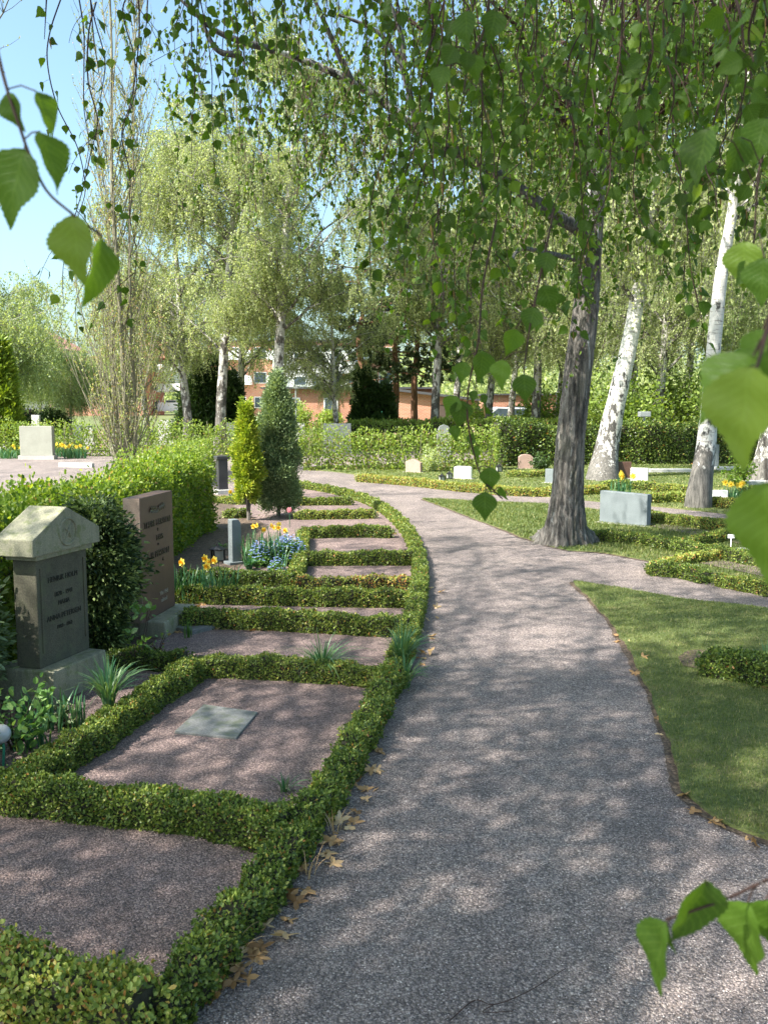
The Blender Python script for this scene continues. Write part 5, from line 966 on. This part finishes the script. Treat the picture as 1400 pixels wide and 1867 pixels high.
def bare_branch_tree():
    q = np.random.default_rng(510); t = thing('bare_tree', 'bare budding tree reaching in at the upper left edge', 'tree', (-7.2, 13, 0)); g = Geo(); pth = np.array([[0, 0, 0], [.1, 0, 2], [.2, 0, 4], [.1, 0, 6], [.3, 0, 9]]); g.tubes(pth, [.16, .13, .1, .07, .02], 8); g.build('trunk', M['grey_twig'], t)
    g = Geo(); bs = []
    for e, z in [((2.3, .2, 7.2), 4.2), ((1.9, 0, 6.5), 4.0), ((2.2, .3, 4.5), 3.3), ((1.7, -.2, 5.3), 3.6), ((2.6, .1, 8.2), 5.5), ((1.9, .2, 7.8), 5.2)]:
        c_ = bez(np.array([.15, 0, z]), np.array([e[0] * .6, e[1], (z + e[2]) / 2 - .1]), np.array(e), 9) + q.standard_normal((9, 3)) * .03; g.tubes(c_, np.linspace(.035, .006, 9), 5); bs.append(c_)
    B = np.array(bs); n = 110; i = q.integers(0, 6, n); f = 3 + 4.99 * q.random(n); k0 = f.astype(int); b0 = B[i, k0]; L = .2 + .5 * q.random(n); z = np.linspace(0, 1, 5)[None, :, None]; d = nrm(q.standard_normal((n, 3)) * [.7, .4, .4] + [.3, 0, .7])[:, None]; S = b0[:, None] + d * L[:, None, None] * z + q.standard_normal((n, 5, 3)) * .02 * z; g.tubes(S, np.linspace(.005, .002, 5)[None], 3); g.build('branches', M['grey_twig'], t)
    m = 900; j = q.integers(0, n, m); c = S[j, q.integers(1, 5, m)]; g = Geo(); g.leaves(c, q.standard_normal((m, 3)) + [0, 0, .8], q.standard_normal((m, 3)), .03, KITE, 0, q.random(m)); g.build('buds', M['buds'], t)
bare_branch_tree()

# ================================================================== BUILDINGS
def window(g_f, g_p, x, y, z, w_, h_): pass
def building(label, x0, x1, Y, depth, h, wallm, rows_, cols, win, name='apartment_building', roof='flat', loggia=None, rz=0.0, bay=None):
    t = thing(name, label, 'building', ((x0 + x1) / 2, Y, 0), rz); W_ = x1 - x0
    g = Geo(); g.box((0, depth / 2, h / 2), (W_, depth, h)); g.build('wall', M[wallm], t)
    if roof == 'flat': g = Geo(); g.box((0, depth / 2, h + .12), (W_ + .5, depth + .5, .24)); g.build('roof', M['darkroof'], t)
    else: bmobj('roof', lambda bm: [f for f in [prism([(-depth / 2 - .6, 0), (depth / 2 + .6, 0), (0, depth * .3)], -W_ / 2 - .4, W_ / 2 + .4)(bm)]], M['roof'], t).location = (0, depth / 2, h); t.children[-1].rotation_euler.z = R(90)
    for r in range(rows_):
        for c in range(cols):
            x = -W_ / 2 + W_ * (c + .5) / cols; z = h * (r + .55) / rows_; ww, hh = win
            f = bmobj('window', bx((x, -.03, z), (ww, .1, hh)), M['whiteplastic'], t); p = bmobj('pane', bx((x, -.085, z), (ww - .16, .02, hh - .16)), M['pane'], f)
            if loggia and c % loggia[0] == loggia[1]:
                g = Geo(); g.box((x, -.75, z - hh / 2 - .1), (ww + 1.6, 1.4, .15)); g.box((x, -1.42, z - hh / 2 + .45), (ww + 1.6, .06, 1.0)); g.box((x - ww / 2 - .77, -.75, z - hh / 2 + .45), (.06, 1.34, 1.0)); g.box((x + ww / 2 + .77, -.75, z - hh / 2 + .45), (.06, 1.34, 1.0)); g.build('balcony', M['plaster'], t)
    return t
building('red brick apartment block with white balconies behind the column yew', -22, 1.5, 118, 12, 9.2, 'brickorange', 3, 9, (1.6, 1.4), loggia=(2, 1), roof='flat')
building('white fronted part of the apartment block beside the curved pine', -13.2, -2.5, 112, 5, 8.2, 'plaster', 3, 5, (1.5, 1.1), name='apartment_building')
building('distant red brick apartment block with tiled roof at the left', -58, -43, 128, 12, 9.0, 'brickorange', 3, 6, (1.5, 1.4), loggia=(2, 0), roof='gable')
building('low apartment block hidden behind the trees right of the poplar', -36, -25, 125, 10, 7.5, 'brickorange', 3, 5, (1.4, 1.3), loggia=(2, 1), roof='gable')
# low brick building
t = thing('brick_building', 'low long red brick building with thin dark roof edge behind the long hedge', 'building', (-1.2, 60, 0)); 
g = Geo(); g.box((-1.0, 3, 1.25), (10.8, 6, 2.5)); g.build('wall', M['brick'], t); g = Geo(); g.box((-1.0, 2.9, 2.56), (11.2, 6.6, .12)); g.build('roof', M['darkroof'], t)
for x in (-4.6, -2.2): f = bmobj('window', bx((x, -.03, 1.5), (.9, .1, .9)), M['whiteplastic'], t); bmobj('pane', bx((x, -.085, 1.5), (.75, .02, .75)), M['pane'], f)
f = bmobj('door', bx((-.25, -.03, 1.0), (.5, .1, 2.0)), M['whiteplastic'], t)
g = Geo(); g.add([[-.7, -.1, 1.55], [1.4, -.1, 1.55], [1.4, -1.3, .75], [-.7, -1.3, .75], [-.7, -.14, 1.5], [1.4, -.14, 1.5], [1.4, -1.3, .7], [-.7, -1.3, .7]], [np.array([[0, 3, 2, 1], [4, 5, 6, 7], [3, 7, 6, 2], [0, 4, 7, 3], [1, 2, 6, 5]])]); g.build('awning', M['green'], t).location.x = 1.6
t = thing('brick_building', 'brick building wing with sloping roof and dark doorway left of the leaning trunk', 'building', (3.6, 54, 0), R(-8))
bmobj('wall', prism([(-3.0, 0), (1.6, 0), (1.6, 1.75), (-3.0, 2.3)], 0, 5), M['brick'], t); bmobj('roof', prism([(-3.2, 2.33), (1.9, 1.72), (1.9, 1.86), (-3.2, 2.47)], -.4, 5.2), M['darkroof'], t)
bmobj('porch', bx((.5, -.02, .75), (2.1, .1, 1.5)), M['wood'], t); bmobj('porch_wall', bx((.85, -.09, .7), (1.0, .06, 1.4)), M['brick'], t)
t = thing('brick_building', 'bright orange brick building behind the silver car on the right', 'building', (9.6, 58, 0)); g = Geo(); g.box((0, 3, 1.05), (6.4, 5, 2.1)); g.build('wall', M['brick'], t); g = Geo(); g.box((0, 3, 2.14), (6.8, 5.4, .1)); g.build('roof', M['darkroof'], t)
for x in (-1.2, 2.0): f = bmobj('window', bx((x, .47, .9), (1.5, .08, 1.1)), M['wood'], t); bmobj('pane', bx((x, .42, .9), (1.3, .02, .9)), M['pane'], f)
# fence in front of it
t = thing('picket_fence', 'dark wooden picket fence before the orange brick building', 'fence', (8.6, 47, 0)); g = Geo()
for k in range(42): g.box((-2.4 + k * .13, 0, .5), (.08, .03, 1.0))
g.box((.25, .03, .25), (5.4, .03, .08)); g.box((.25, .03, .8), (5.4, .03, .08)); g.build('pickets', M['wood'], t); g = Geo(); g.box((3.0, 0, .65), (.14, .14, 1.3)); g.build('post', M['pinkst'], t)
# parked car
t = thing('parked_car', 'silver parked car half hidden behind the picket fence', 'car', (6.9, 51, 0), R(0))
bmobj('body', prism([(-1.9, .3), (1.9, .3), (1.95, .75), (1.2, .9), (.7, 1.35), (-.9, 1.4), (-1.7, .95), (-1.95, .8)], -.8, .8), M['car'], t, .08, 3, True)
bmobj('side_window', prism([(-1.3, .93), (1.0, .93), (.6, 1.28), (-.8, 1.32)], -.815, -.79), M['pane'], t)
for x in (-1.2, 1.2):
    g = Geo(); a = np.arange(20) * 6.283 / 20
    V = np.concatenate([np.stack([x + .32 * np.cos(a), np.full(20, y_), .32 + .32 * np.sin(a)], 1) for y_ in (-.84, -.62)]); k = np.arange(20); g.add(V, [np.stack([k, (k + 1) % 20, (k + 1) % 20 + 20, k + 20], -1), k[None, ::-1]]); wl = g.build('wheel', M['metal'], t)
    bmobj('rim', bx((x, -.85, .32), (.28, .02, .28)), M['greymetal'], wl, .05)
# posts and lamps
def post(label, loc, h, head, name='lamp_post'):
    t = thing(name, label, 'lamp post', loc); g = Geo(); g.tubes(np.array([[0, 0, 0], [0, 0, h]]), .035, 8); g.build('pole', M['greymetal'], t); bmobj('head', bx((0, 0, h + .06), (head, head * .7, .14)), M['greymetal'], t, .02)
post('thin grey post with a small box head before the dark hedge on the right', (*(G(1171, 846)[:2]), 0), 1.25, .3)
post('short white post by the brick wall left of the small birch', (*P(540, 770, 45)[:2], 0), 2.3, .25)
post('short grey post behind the hedge left of the golden thuja', (*G(403, 812)[:2], 0), 1.1, .22)
t = thing('traffic_sign', 'small white sign board seen through the poplar twigs', 'sign', (*P(240, 770, 60)[:2], 0)); g = Geo(); g.tubes(np.array([[0, 0, 0], [0, 0, 1.4]]), .04, 6); g.build('pole', M['greymetal'], t); bmobj('plate', bx((0, -.06, 1.75), (.9, .04, .5)), M['whiteplastic'], t, .02)

# ================================================================== OVERHEAD BIRCHES (hanging curtain, shade)
TOPS = lambda S: (S[:, :, 2] - EYE > .43 * np.maximum(S[:, :, 1], 0) + .25).all(1) | (S[:, :, 1] < -.2).all(1)
def overhead(label, base, H, cc, cr, nlimb, nstr, seed, leaf_s=.062, per_m=20, slen=1.5):
    q = np.random.default_rng(seed); z = np.linspace(0, 1, 8); pts = np.stack([base[0] + (cc[0] - base[0]) * .35 * z ** 1.5, base[1] + (cc[1] - base[1]) * .35 * z ** 1.5, z * H - .05], 1)
    o0 = np.array([base[0], base[1], 0]); t = thing('birch_tree', label, 'tree', tuple(o0)); g = Geo(); p, r = trunk_tube(g, pts - o0, np.linspace(.26, .04, 8), 14, np.linspace(.9, .2, 8), .04, seed); g.build('trunk', M['white_bark'], t, True)
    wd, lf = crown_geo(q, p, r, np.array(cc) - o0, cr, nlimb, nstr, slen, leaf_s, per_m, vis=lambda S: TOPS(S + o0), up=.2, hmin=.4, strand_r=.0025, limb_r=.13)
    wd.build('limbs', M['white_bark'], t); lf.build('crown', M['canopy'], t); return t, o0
M['catkin'] = m_plain('catkin_brown', (.22, .15, .05), .9)
tA, oA = overhead('birch whose crown spreads above the left grave beds, trunk left of the photographer', (-4.6, -2.2), 10.5, (-4.2, 3.0, 7.0), (4.4, 5.0, 1.7), 46, 3300, 601)
tB, oB = overhead('weeping birch whose twigs hang over the photographer, trunk right of the camera', (3.6, -1.6), 10.0, (.2, .9, 6.4), (5.0, 4.6, 1.7), 44, 3300, 602)
# boughs of that birch just above the picture, from which the curtain hangs
boughs = [[(3.3, -1.2, 4.6), (2.6, .6, 4.9), (1.6, 2.0, 4.6), (.3, 3.0, 4.2), (-.7, 3.4, 3.9)], [(3.3, -1.2, 4.9), (2.9, 1.2, 5.2), (2.3, 3.2, 4.9), (1.6, 4.6, 4.7), (.6, 5.6, 4.6)], [(3.4, -1.2, 4.0), (2.4, .2, 4.3), (1.0, 1.4, 3.9), (-.4, 2.0, 3.5), (-1.3, 2.2, 3.3)], [(3.4, -1.0, 3.6), (2.6, .9, 3.9), (1.8, 2.0, 3.6), (1.1, 2.5, 3.3)], [(3.4, -1.2, 5.2), (3.2, 2.0, 5.4), (3.0, 4.4, 5.2), (2.9, 6.2, 5.1)]]
g = Geo(); 
for k, b_ in enumerate(boughs): trunk_tube(g, np.array(b_) - oB, np.linspace(.06, .012, len(b_)), 8, np.full(len(b_), .5), .04, 700 + k, K=26)
g.build('boughs', M['white_bark'], tB, True)
q = np.random.default_rng(650)
def twig_spray(pts, leaf_s, nleaf, q, parent, o0, rad=.0016, label=None, tpl=BIRCH, side=True, first=.12, vm=.45, cat=None):
    """one hanging twig (polyline from its top down) with side shoots and leaves: a part with its foliage as sub-part"""
    pts = np.array(pts) - o0; g = Geo(); c_ = curve(pts, 6); Kc = len(c_); g.tubes(c_, np.linspace(rad * 1.6, rad * .6, Kc), 5, 0, .3)
    L = np.linalg.norm(np.diff(c_, axis=0), axis=1).sum(); C_, A_ = [], []
    lines = [c_]
    if side:
        for k in range(int(L * 2.2)):
            i = q.integers(int(Kc * .05), Kc - 1); a = q.random() * 6.28; ln = .08 + .22 * q.random(); e = c_[i] + np.array([math.cos(a) * ln * .6, math.sin(a) * ln * .6, -ln * .8]); s_ = bez(c_[i], (c_[i] + e) / 2 + np.array([math.cos(a), math.sin(a), .4]) * ln * .15, e, 6); lines.append(s_); g.tubes(s_, np.linspace(rad * .8, rad * .4, 6), 4, 0, .3)
    W_ = np.array([np.linalg.norm(np.diff(l_, axis=0), axis=1).sum() for l_ in lines]); cnt = np.maximum(2, (nleaf * W_ / W_.sum())).astype(int)
    for l_, n in zip(lines, cnt):
        for k in range(n):
            f = (first + (1 - first) * (k + .7 * q.random()) / n) * (len(l_) - 1); i = min(int(f), len(l_) - 2); p0 = l_[i] + (l_[i + 1] - l_[i]) * (f - i)
            for rep in range(2 if q.random() < .35 else 1):
                a = q.random() * 6.28; pe = leaf_s * (.25 + .3 * q.random()); e = p0 + np.array([math.cos(a) * pe, math.sin(a) * pe, -pe * .55]); g.tubes(np.stack([p0, (p0 + e) / 2 + [0, 0, .1 * pe], e]), rad * .35, 3, 0, .9)
                C_.append(e); A_.append([math.cos(a) * .45, math.sin(a) * .45, -1 + .4 * q.random()])
    for k in range(len(C_) // 22):
        e = C_[q.integers(0, len(C_))]; g.tubes(np.stack([e, e + [.001, 0, -.008], e + [.003, .001, -.022], e + [.004, .001, -.032]]), [.0009, .0028, .0026, .0008], 6, 1, .3)
    tw = g.build('twig', [M['twig'], M['catkin']], parent)
    if label: tw['label'] = label
    n = len(C_); g = Geo(); A_ = np.array(A_) + q.standard_normal((n, 3)) * .2; N_ = q.standard_normal((n, 3)) * [1, .8, .35]
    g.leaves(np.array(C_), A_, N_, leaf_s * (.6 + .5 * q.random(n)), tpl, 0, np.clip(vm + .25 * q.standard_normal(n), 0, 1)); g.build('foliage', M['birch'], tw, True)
def env(x):  # lowest photo row the hanging twigs reach at column x
    return np.interp(x, [640, 690, 750, 800, 850, 880, 920, 960, 1040, 1100, 1180, 1260, 1330, 1400, 1460], [500, 570, 660, 700, 770, 690, 580, 600, 560, 560, 500, 560, 560, 560, 540])
n_tw = 0
def hang(px, pyb, Y, leaf_s, dens, top=-120, wob=14, drift=0, **kw):
    ys = np.arange(pyb, top - 1, -70); x = px; pts = []
    for y in ys: pts.append(P(x, y, Y)); x += q.standard_normal() * wob + drift
    pts = np.array(pts[::-1]); pts[:, 1] += .03 * q.standard_normal(len(pts)); L = np.linalg.norm(np.diff(pts, axis=0), axis=1).sum()
    twig_spray(pts, leaf_s * .95, int(L * dens * 1.25), q, tB, oB, **kw)
cols = np.linspace(655, 1440, 58)
for k, x in enumerate(cols):
    Y = [2.6, 3.6, 5.0][k % 3] * (.85 + .3 * q.random()); lim = env(x) * [1.0, .93, .86][k % 3] * (.5 + .5 * q.random() ** .6) if k % 5 else env(x)
    hang(x + 12 * q.standard_normal(), lim, Y, .042, [30, 34, 38][k % 3], top=-60, drift=2)
for x, yb, Y in [(720, 60, 2.4), (790, 300, 2.3), (900, 330, 2.2), (960, 240, 2.4), (1060, 200, 2.0), (1110, 330, 2.3), (1190, 250, 1.8), (1230, 380, 2.1), (1300, 420, 1.9), (1340, 250, 1.5), (1365, 120, 1.3), (1390, 330, 1.7), (1420, 200, 1.4), (1240, 80, 1.5)]: hang(x, yb, Y, .042, 26, top=-80, wob=8)
for k in range(26): hang(800 + 640 * (k + q.random()) / 26, 60 + 330 * q.random(), 3.4 + 2.6 * q.random(), .042, 40, top=-60)
for x, yb, Y in [(318, 60, 3.2), (345, 290, 3.3), (372, 190, 3.4), (392, 330, 3.2), (415, 235, 3.4), (432, 180, 3.2), (455, 240, 3.5), (470, 150, 3.2), (500, 235, 3.4), (520, 120, 3.1), (545, 130, 3.6), (560, 30, 3.3)]: hang(x, yb, Y, .042, 25, wob=9)
for x, yb, Y in [(118, 560, 3.0), (150, 330, 3.1), (178, 130, 3.0), (190, 260, 3.1), (205, 380, 3.2), (228, 600, 3.0), (135, 620, 3.3), (80, 70, 3.0), (255, 110, 3.1)]: hang(x, yb, Y, .04, 15, wob=12, top=-60)
for x, yb in [(590, 50), (620, 30), (660, 90), (700, 60), (760, 120)]: hang(x, yb, 3.4, .042, 26)
# leaves closest to the camera: base pixel, tip pixel, distance, roll, width factor
def near_twig(tw, leaves_, label, parent, o0, rad=.0014, vmean=.5):
    g = Geo(); pts = np.array([P(*p) for p in tw]) - o0; c_ = curve(pts, 8); g.tubes(c_, np.linspace(rad * 1.2, rad * .7, len(c_)), 7, 0, .5); lf = Geo()
    for (bx_, by, tx, ty, Y, roll, back) in leaves_:
        b0 = P(bx_, by, Y) - o0; tp_ = P(tx, ty, Y + back) - o0; ax = tp_ - b0; L = np.linalg.norm(ax); to = np.array([0, 0, EYE]) - o0 - b0; to = nrm(to); sd = np.cross(nrm(ax), to); no = to * math.cos(roll) + sd * math.sin(roll)
        lf.leaves(b0[None], ax[None], no[None], L, HERO, 0, np.clip(vmean + .2 * q.standard_normal(), 0, 1))
        i = np.argmin(np.linalg.norm(c_ - b0, axis=1)); j = max(i - 2, 0); g.tubes(np.stack([c_[j], (c_[j] + b0) / 2 + [0, 0, .15 * np.linalg.norm(c_[j] - b0)], b0]), rad * .5, 5, 0, .9)
    t_ = g.build('twig', M['twig'], parent, True); t_['label'] = label; lf.build('foliage', M['birch'], t_, True)
near_twig([(-60, -120, .9), (-25, 0, .86), (0, 110, .82), (16, 170, .8), (38, 235, .79), (52, 275, .78), (84, 345, .77), (130, 388, .76), (186, 430, .76)],
          [(46, 272, 2, 412, .78, .65, .0), (66, 166, 108, 252, .8, -1.05, .01), (14, 170, 36, 240, .8, .8, 0), (74, 240, 121, 346, .78, -1.0, .0), (134, 392, 141, 524, .76, .75, -.0), (184, 432, 168, 578, .75, -1.15, 0)], 'twig with large serrated leaves very close to the camera at the left edge', tB, oB, vmean=.65)
near_twig([(1560, 1560, .74), (1480, 1580, .72), (1400, 1604, .7), (1330, 1636, .69), (1270, 1658, .68), (1214, 1676, .68)],
          [(1284, 1604, 1236, 1744, .68, -.95, .0), (1212, 1680, 1178, 1814, .68, 1.0, 0), (1362, 1645, 1356, 1784, .7, .85, 0), (1395, 1640, 1420, 1760, .71, .7, 0), (1216, 1688, 1222, 1742, .69, 1.1, 0)], 'twig with bright leaves low in the bottom right corner', tB, oB, vmean=.75)
near_twig([(1500, 400, .7), (1440, 520, .62), (1400, 600, .58), (1385, 650, .56), (1372, 690, .55)],
          [(1368, 668, 1332, 858, .54, .6, 0), (1372, 650, 1262, 760, .58, .7, .0), (1400, 640, 1392, 790, .6, -.5, 0), (1398, 880, 1382, 1092, .55, 1.0, .0), (1380, 640, 1330, 690, .62, .4, 0), (1390, 600, 1372, 680, .66, .2, 0)], 'twig with very large blurred leaves at the right edge', tB, oB, vmean=.8)
near_twig([(1450, 100, 1.2), (1420, 200, 1.15), (1385, 300, 1.1), (1375, 420, 1.05), (1370, 480, 1.05)],
          [(1290, 235, 1256, 335, 1.0, .8, 0), (1350, 250, 1330, 330, 1.05, -.8, 0), (1358, 440, 1350, 530, 1.0, .3, 0), (1392, 470, 1384, 560, .95, .2, 0), (1376, 480, 1340, 520, 1.0, .1, 0), (1395, 215, 1372, 300, 1.1, .1, 0)], 'twig with mid sized blurred leaves at the upper right edge', tB, oB)
near_twig([(905, 400, 1.7), (880, 520, 1.65), (872, 620, 1.6), (855, 700, 1.6), (852, 760, 1.6), (862, 820, 1.6), (878, 870, 1.58), (898, 893, 1.57), (916, 910, 1.57)],
          [(893, 852, 893, 898, 1.57, .1, 0), (884, 897, 883, 952, 1.56, .1, 0), (912, 888, 922, 914, 1.58, .9, 0), (832, 722, 812, 762, 1.6, .2, 0), (842, 730, 836, 782, 1.6, -.2, 0), (867, 712, 858, 735, 1.6, .6, 0), (862, 790, 856, 818, 1.6, .8, 0), (830, 775, 829, 805, 1.62, .4, 0), (870, 812, 868, 842, 1.6, .9, 0), (848, 660, 838, 700, 1.62, .3, 0), (880, 640, 876, 700, 1.6, -.6, 0)], 'twig with a pair of heart shaped leaves over the side path', tB, oB, .0016)
near_twig([(1010, 380, 1.5), (985, 500, 1.45), (965, 600, 1.42), (954, 680, 1.4)],
          [(955, 682, 957, 736, 1.4, .1, 0), (918, 656, 909, 712, 1.42, .6, 0), (975, 560, 960, 610, 1.42, .2, 0), (990, 520, 1010, 575, 1.45, .4, 0), (940, 600, 925, 650, 1.45, -.4, 0), (1000, 460, 985, 510, 1.45, .3, 0)], 'twig ending in one round leaf left of the rough trunk', tB, oB, .0016)
near_twig([(900, -60, 1.3), (880, 60, 1.25), (855, 110, 1.22), (845, 170, 1.2)],
          [(830, 85, 806, 125, 1.2, .2, 0), (812, 120, 792, 172, 1.2, .6, 0), (852, 95, 850, 135, 1.2, -.2, 0), (868, 100, 866, 150, 1.22, .5, 0), (905, 20, 890, 80, 1.25, .1, 0), (850, 20, 846, 90, 1.25, .7, 0)], 'twig with light catching leaves high in the middle of the picture', tB, oB, .0016)

# ================================================================== LITTER
def litter():
    q = np.random.default_rng(900); g = Geo(); pts = []
    def along(pix, n, sp, z=.012):
        c_ = curve([G(*p) for p in pix], 10); i = q.integers(0, len(c_), n); pts.append(c_[i] + q.standard_normal((n, 3)) * [sp, sp, 0] + [0, 0, z])
    along([(330, 1150), (500, 1150), (740, 1146)], 54, .02); along([(380, 1228), (560, 1238), (690, 1240)], 41, .025); along([(100, 1470), (300, 1480), (480, 1490)], 28, .025); along([(430, 1760), (520, 1640), (590, 1540), (650, 1440), (700, 1350)], 54, .03)
    along([(490, 1700), (400, 1790), (380, 1800)], 12, .03); along([(750, 1240), (785, 1150), (795, 1060)], 16, .02); along([(345, 1110), (400, 1100), (460, 1104)], 19, .02); along([(560, 1060), (700, 1062), (745, 1060)], 19, .02); along([(560, 1018), (745, 1018)], 16, .03); along([(560, 975), (720, 975)], 28, .03); along([(550, 938), (670, 938)], 19, .03)
    along([(1120, 1150), (1200, 1300), (1215, 1370)], 12, .03); along([(1260, 1475), (1380, 1540)], 8, .03); along([(280, 1150), (320, 1150)], 32, .07); along([(1290, 1245), (1390, 1260)], 11, .03); along([(1200, 1035), (1300, 1055), (1400, 1080)], 16, .03)
    p = np.concatenate(pts); n = len(p)
    # lobed oak / maple outline
    a = np.linspace(0, 2 * np.pi, 21)[:-1]; r = .32 + .17 * np.cos(5 * a); T = np.stack([r * np.sin(a), .5 + r * np.cos(a) * 1.1, .07 * np.cos(3 * a)], 1); T = np.vstack([[0, .5, 0], T]); F = np.array([[0, 1 + k, 1 + (k + 1) % 20] for k in range(20)])
    up = np.tile([0, 0, 1.0], (n, 1)) + q.standard_normal((n, 3)) * .45; ax = q.standard_normal((n, 3)) * [1, 1, .15]
    g.leaves(p, ax, up, .05 + .045 * q.random(n), (T, [F]), 0, q.random(n)); tag(g.build('fallen_leaves', M['dead']), 'brown fallen leaves caught along the box hedges', 'leaves', kind='stuff')
    t = thing('fallen_twig', 'thin dark twig lying on the gravel at the bottom', 'twig', (*G(940, 1835)[:2], .01)); b0 = G(940, 1835); g = Geo()
    c_ = curve([G(820, 1867) - b0, G(865, 1830) - b0, G(900, 1838) - b0, G(960, 1815) - b0, G(1030, 1772) - b0], 5); g.tubes(c_, np.linspace(.002, .0012, len(c_)), 4); c_ = curve([G(900, 1838) - b0, G(880, 1852) - b0, G(935, 1850) - b0], 5); g.tubes(c_, .0012, 4); g.build('stem', M['twig'], t)
litter()

# ================================================================== FAR WOODS 
q = np.random.default_rng(950); nb = 420; cx = -170 + 340 * q.random(nb); cy = 150 + 70 * q.random(nb); hh = 7 + 7 * q.random(nb) + 3 * np.sin(cx * .05)
hh = np.where(cx < -30, hh * .55, hh); k = 220; i = np.repeat(np.arange(nb), k); d = nrm(q.standard_normal((nb * k, 3))) * (.6 + .4 * q.random((nb * k, 1)))
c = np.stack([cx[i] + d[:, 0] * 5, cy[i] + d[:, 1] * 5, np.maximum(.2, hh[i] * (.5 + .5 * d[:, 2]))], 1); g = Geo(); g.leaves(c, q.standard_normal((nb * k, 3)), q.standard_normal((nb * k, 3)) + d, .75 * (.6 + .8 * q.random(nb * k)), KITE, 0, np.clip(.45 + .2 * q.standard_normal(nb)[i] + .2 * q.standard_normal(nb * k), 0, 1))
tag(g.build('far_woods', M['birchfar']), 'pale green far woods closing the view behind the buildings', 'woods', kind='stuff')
